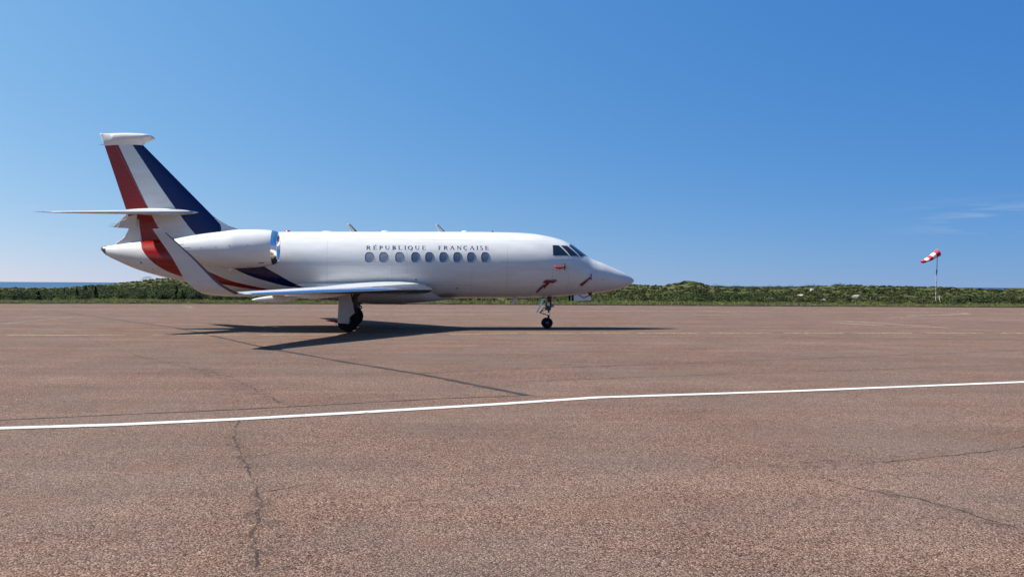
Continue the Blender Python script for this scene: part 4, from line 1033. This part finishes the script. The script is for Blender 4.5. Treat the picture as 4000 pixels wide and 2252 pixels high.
# ------------------------------------------------------------------ red covers and streamers left on the aircraft (things of their own)
JM = Matrix.Translation(JET_LOC) @ Matrix.Rotation(JET_RZ, 4, 'Z')
def cover(name, base, label, cat='streamer'):
    e = empty(name, JM @ Vector(base), JET_RZ); tag(e, label, cat); e['group'] = 'red covers and streamers on the aircraft'; return e
def strip(name, pts, widths, parent, base, mat, wdir=(0, 0, 1)):
    base = Vector(base); wd = Vector(wdir); V = []; F = []
    for p, w in zip(pts, widths):
        p = Vector(p) - base; V += [p + wd * w / 2, p - wd * w / 2]
    for i in range(len(pts) - 1): F.append((2 * i, 2 * i + 1, 2 * i + 3, 2 * i + 2))
    o = mesh_obj(name, V, F, mat, parent); m_ = o.modifiers.new('cloth', 'SOLIDIFY'); m_.thickness = 0.006; m_.offset = 0
    return o
def hull(x, z, o): return surf(x, t_at(x, z), o)
b = hull(0.445, 2.33, 0.03); e = cover('probe_cover', b, 'bright red streamer on the probe below the cockpit side window')
MB().tube(Vector((0, -0.02, 0.115)), Vector((0, -0.02, -0.125)), 0.017, n=10).build('probe_sleeve', MAT['black'], e)
MB().lathe([(-0.06, 0.01), (-0.03, 0.045), (0.02, 0.05), (0.06, 0.012)], (-0.03, -0.03, 0), (1, 0, 0), 14).build('cover_cap', MAT['darkred'], e, True)
strip('streamer', [hull(0.40, 2.32, 0.04), hull(0.33, 2.295, 0.06), hull(0.22, 2.285, 0.07), hull(0.11, 2.30, 0.06), hull(0.03, 2.355, 0.05)], [0.02, 0.075, 0.095, 0.09, 0.03], e, b, MAT['redflag'])
b = hull(1.503, 1.94, 0.03); e = cover('probe_cover', b, 'dark red cover with a hanging streamer on the forward nose probe')
MB().tube((0, -0.02, 0.14), (-0.01, -0.02, -0.09), 0.018, n=10).build('probe_sleeve', MAT['darkred'], e)
strip('streamer', [hull(1.48, 1.93, 0.03), hull(1.40, 1.90, 0.05), hull(1.28, 1.80, 0.06), hull(1.17, 1.715, 0.05), hull(1.10, 1.66, 0.04)], [0.05, 0.05, 0.08, 0.095, 0.085], e, b, MAT['darkred'], (-0.55, 0, 0.83))
b = hull(0.10, 1.83, 0.03); e = cover('probe_cover', b, 'dark red cloth cover with a long streamer low on the side above the nose gear')
strip('cover_cloth', [hull(0.16, 1.835, 0.03), hull(0.04, 1.79, 0.06), hull(-0.10, 1.80, 0.06), hull(-0.24, 1.80, 0.06), hull(-0.35, 1.765, 0.04)], [0.03, 0.07, 0.105, 0.12, 0.03], e, b, MAT['darkred'])
strip('streamer', [hull(-0.16, 1.78, 0.07), hull(-0.24, 1.68, 0.08), hull(-0.29, 1.57, 0.07)], [0.15, 0.14, 0.02], e, b, MAT['darkred'], (1, 0, 0.2))
strip('streamer', [hull(-0.30, 1.66, 0.05), hull(-0.40, 1.585, 0.06), hull(-0.48, 1.50, 0.06), hull(-0.56, 1.41, 0.05)], [0.06, 0.075, 0.075, 0.05], e, b, MAT['darkred'], (-0.68, 0, 0.72))
MB().path([hull(0.16, 1.835, 0.03) - b, hull(0.05, 1.855, 0.04) - b, hull(-0.02, 1.85, 0.03) - b], 0.010, 6).build('cord', MAT['darkmetal'], e)
b = Vector((1.58, -0.335, 1.33)); e = cover('door_tag', b, 'dark red tag with a wavy black cord on the nose gear door')
MB().prism([(-0.075, 0.03), (-0.01, 0.07), (0.075, 0.06), (0.075, -0.06), (0.03, -0.10), (-0.05, -0.055)], 'y', -0.012, 0.004).build('tag_cloth', MAT['darkred'], e)
MB().path([(-0.02, -0.006, -0.08), (-0.10, -0.008, -0.10), (-0.19, -0.006, -0.15), (-0.26, -0.006, -0.16), (-0.32, -0.008, -0.12), (-0.38, -0.008, -0.075), (-0.44, -0.008, -0.065)], 0.012, 6).build('cord', MAT['black'], e)
b = Vector((0.09, -0.09, 1.36)); e = cover('gear_pin_streamer', b, 'dark red streamer wrapped round the top of the nose gear leg')
strip('streamer', [b + Vector((0.0, -0.02, 0.06)), b + Vector((0.03, -0.03, -0.06)), b + Vector((0.0, -0.04, -0.20)), b + Vector((-0.04, -0.04, -0.36)), b + Vector((-0.16, -0.03, -0.42))], [0.03, 0.12, 0.10, 0.09, 0.05], e, b, MAT['darkred'], (1, 0, 0.15))
b = Vector((-7.74, -2.45, 0.36)); e = cover('gear_pin_streamer', b, 'dark red streamer blowing backwards from the main gear behind its door')
strip('streamer', [b + Vector((0.03, 0, -0.02)), b + Vector((-0.1, 0.0, 0.0)), b + Vector((-0.25, 0.01, 0.015)), b + Vector((-0.42, 0.02, 0.03))], [0.10, 0.075, 0.05, 0.012], e, b, MAT['darkred'])

# ------------------------------------------------------------------ windsock
WX, WY = 39.67, 83.87; WZ = float(terrain(WX, WY))
ws = empty('windsock', (WX, WY, WZ)); tag(ws, 'red and white striped windsock on a tall thin pole by the apron edge', 'windsock')
MAT['sockred'] = simple('windsock_red_cloth', (0.55, 0.015, 0.045), 0.8, 0, 0.12, 6)
MAT['sockwhite'] = simple('windsock_white_cloth', (0.80, 0.78, 0.78), 0.8, 0, 0.06, 6)
M = Mat('pole_peeling_paint')
nz = M.noise(M.coord((1, 1, 1)), 3.0, 5, 0.7)
M.set(Base_Color=M.mix(M.rng(nz, 0.47, 0.55), (0.26, 0.26, 0.26), (0.06, 0.05, 0.05)), Roughness=0.6)
MAT['pole'] = M.m
MB().tube((0, 0, -0.1), (0.03, 0, 1.6), 0.055, 0.05, 12).tube((0.03, 0, 1.6), (0.06, 0, 3.0), 0.048, 0.042, 12).tube((0.06, 0, 2.85), (0.08, 0, 3.15), 0.062, 0.062, 12).tube((0.08, 0, 3.0), (0.13, 0, 5.0 - WZ), 0.032, 0.026, 12).build('pole', MAT['pole'], ws, True, auto=True)
MB().box((0, 0, 0.05), (0.45, 0.45, 0.18)).build('foot_plate', MAT['rock'], ws, bevel=0.02)
MB().tube((0.35, -0.1, -0.1), (0.28, -0.1, 0.75), 0.02).tube((0.40, -0.1, -0.05), (0.40, -0.1, 0.2), 0.05).build('stay_peg', MAT['lightgrey'], ws)
a0 = Vector((0.16, 0, 4.86 - WZ)); ax = Vector((-1.66, -0.35, -0.96)); L_ = ax.length; ax.normalize()
e1 = ax.cross(Vector((0, 1, 0))).normalized(); e2 = ax.cross(e1)
def sock_ring(u, N=24):
    rr = 0.335 * (1 - u) + 0.135 * u; sag = -0.10 * math.sin(math.pi * u)
    c = a0 + ax * L_ * u + Vector((0, 0, sag + 0.04 * u))
    return [tuple(c + (e1 * math.cos(q) + e2 * math.sin(q)) * rr * (1 + 0.05 * math.sin(3 * q + 6 * u) + 0.04 * math.sin(5 * q - 9 * u))) for q in np.linspace(0, 2 * math.pi, N, endpoint=False)]
for k in range(5):
    V, F = loft([sock_ring((k + q / 6) / 5) for q in range(7)])
    o = mesh_obj('sock_band', V, F, MAT['sockred'] if k % 2 == 0 else MAT['sockwhite'], ws)
    o['label'] = 'red band' if k % 2 == 0 else 'white band'
    md = o.modifiers.new('cloth', 'SOLIDIFY'); md.thickness = 0.01
r0 = sock_ring(-0.005); MB().path([Vector(p) for p in r0] + [Vector(r0[0])], 0.02, 6).build('hoop', MAT['steel'], ws)
MB().tube((0.13, 0, 4.5 - WZ), (0.14, 0, 5.18 - WZ), 0.03).build('swivel', MAT['steel'], ws)
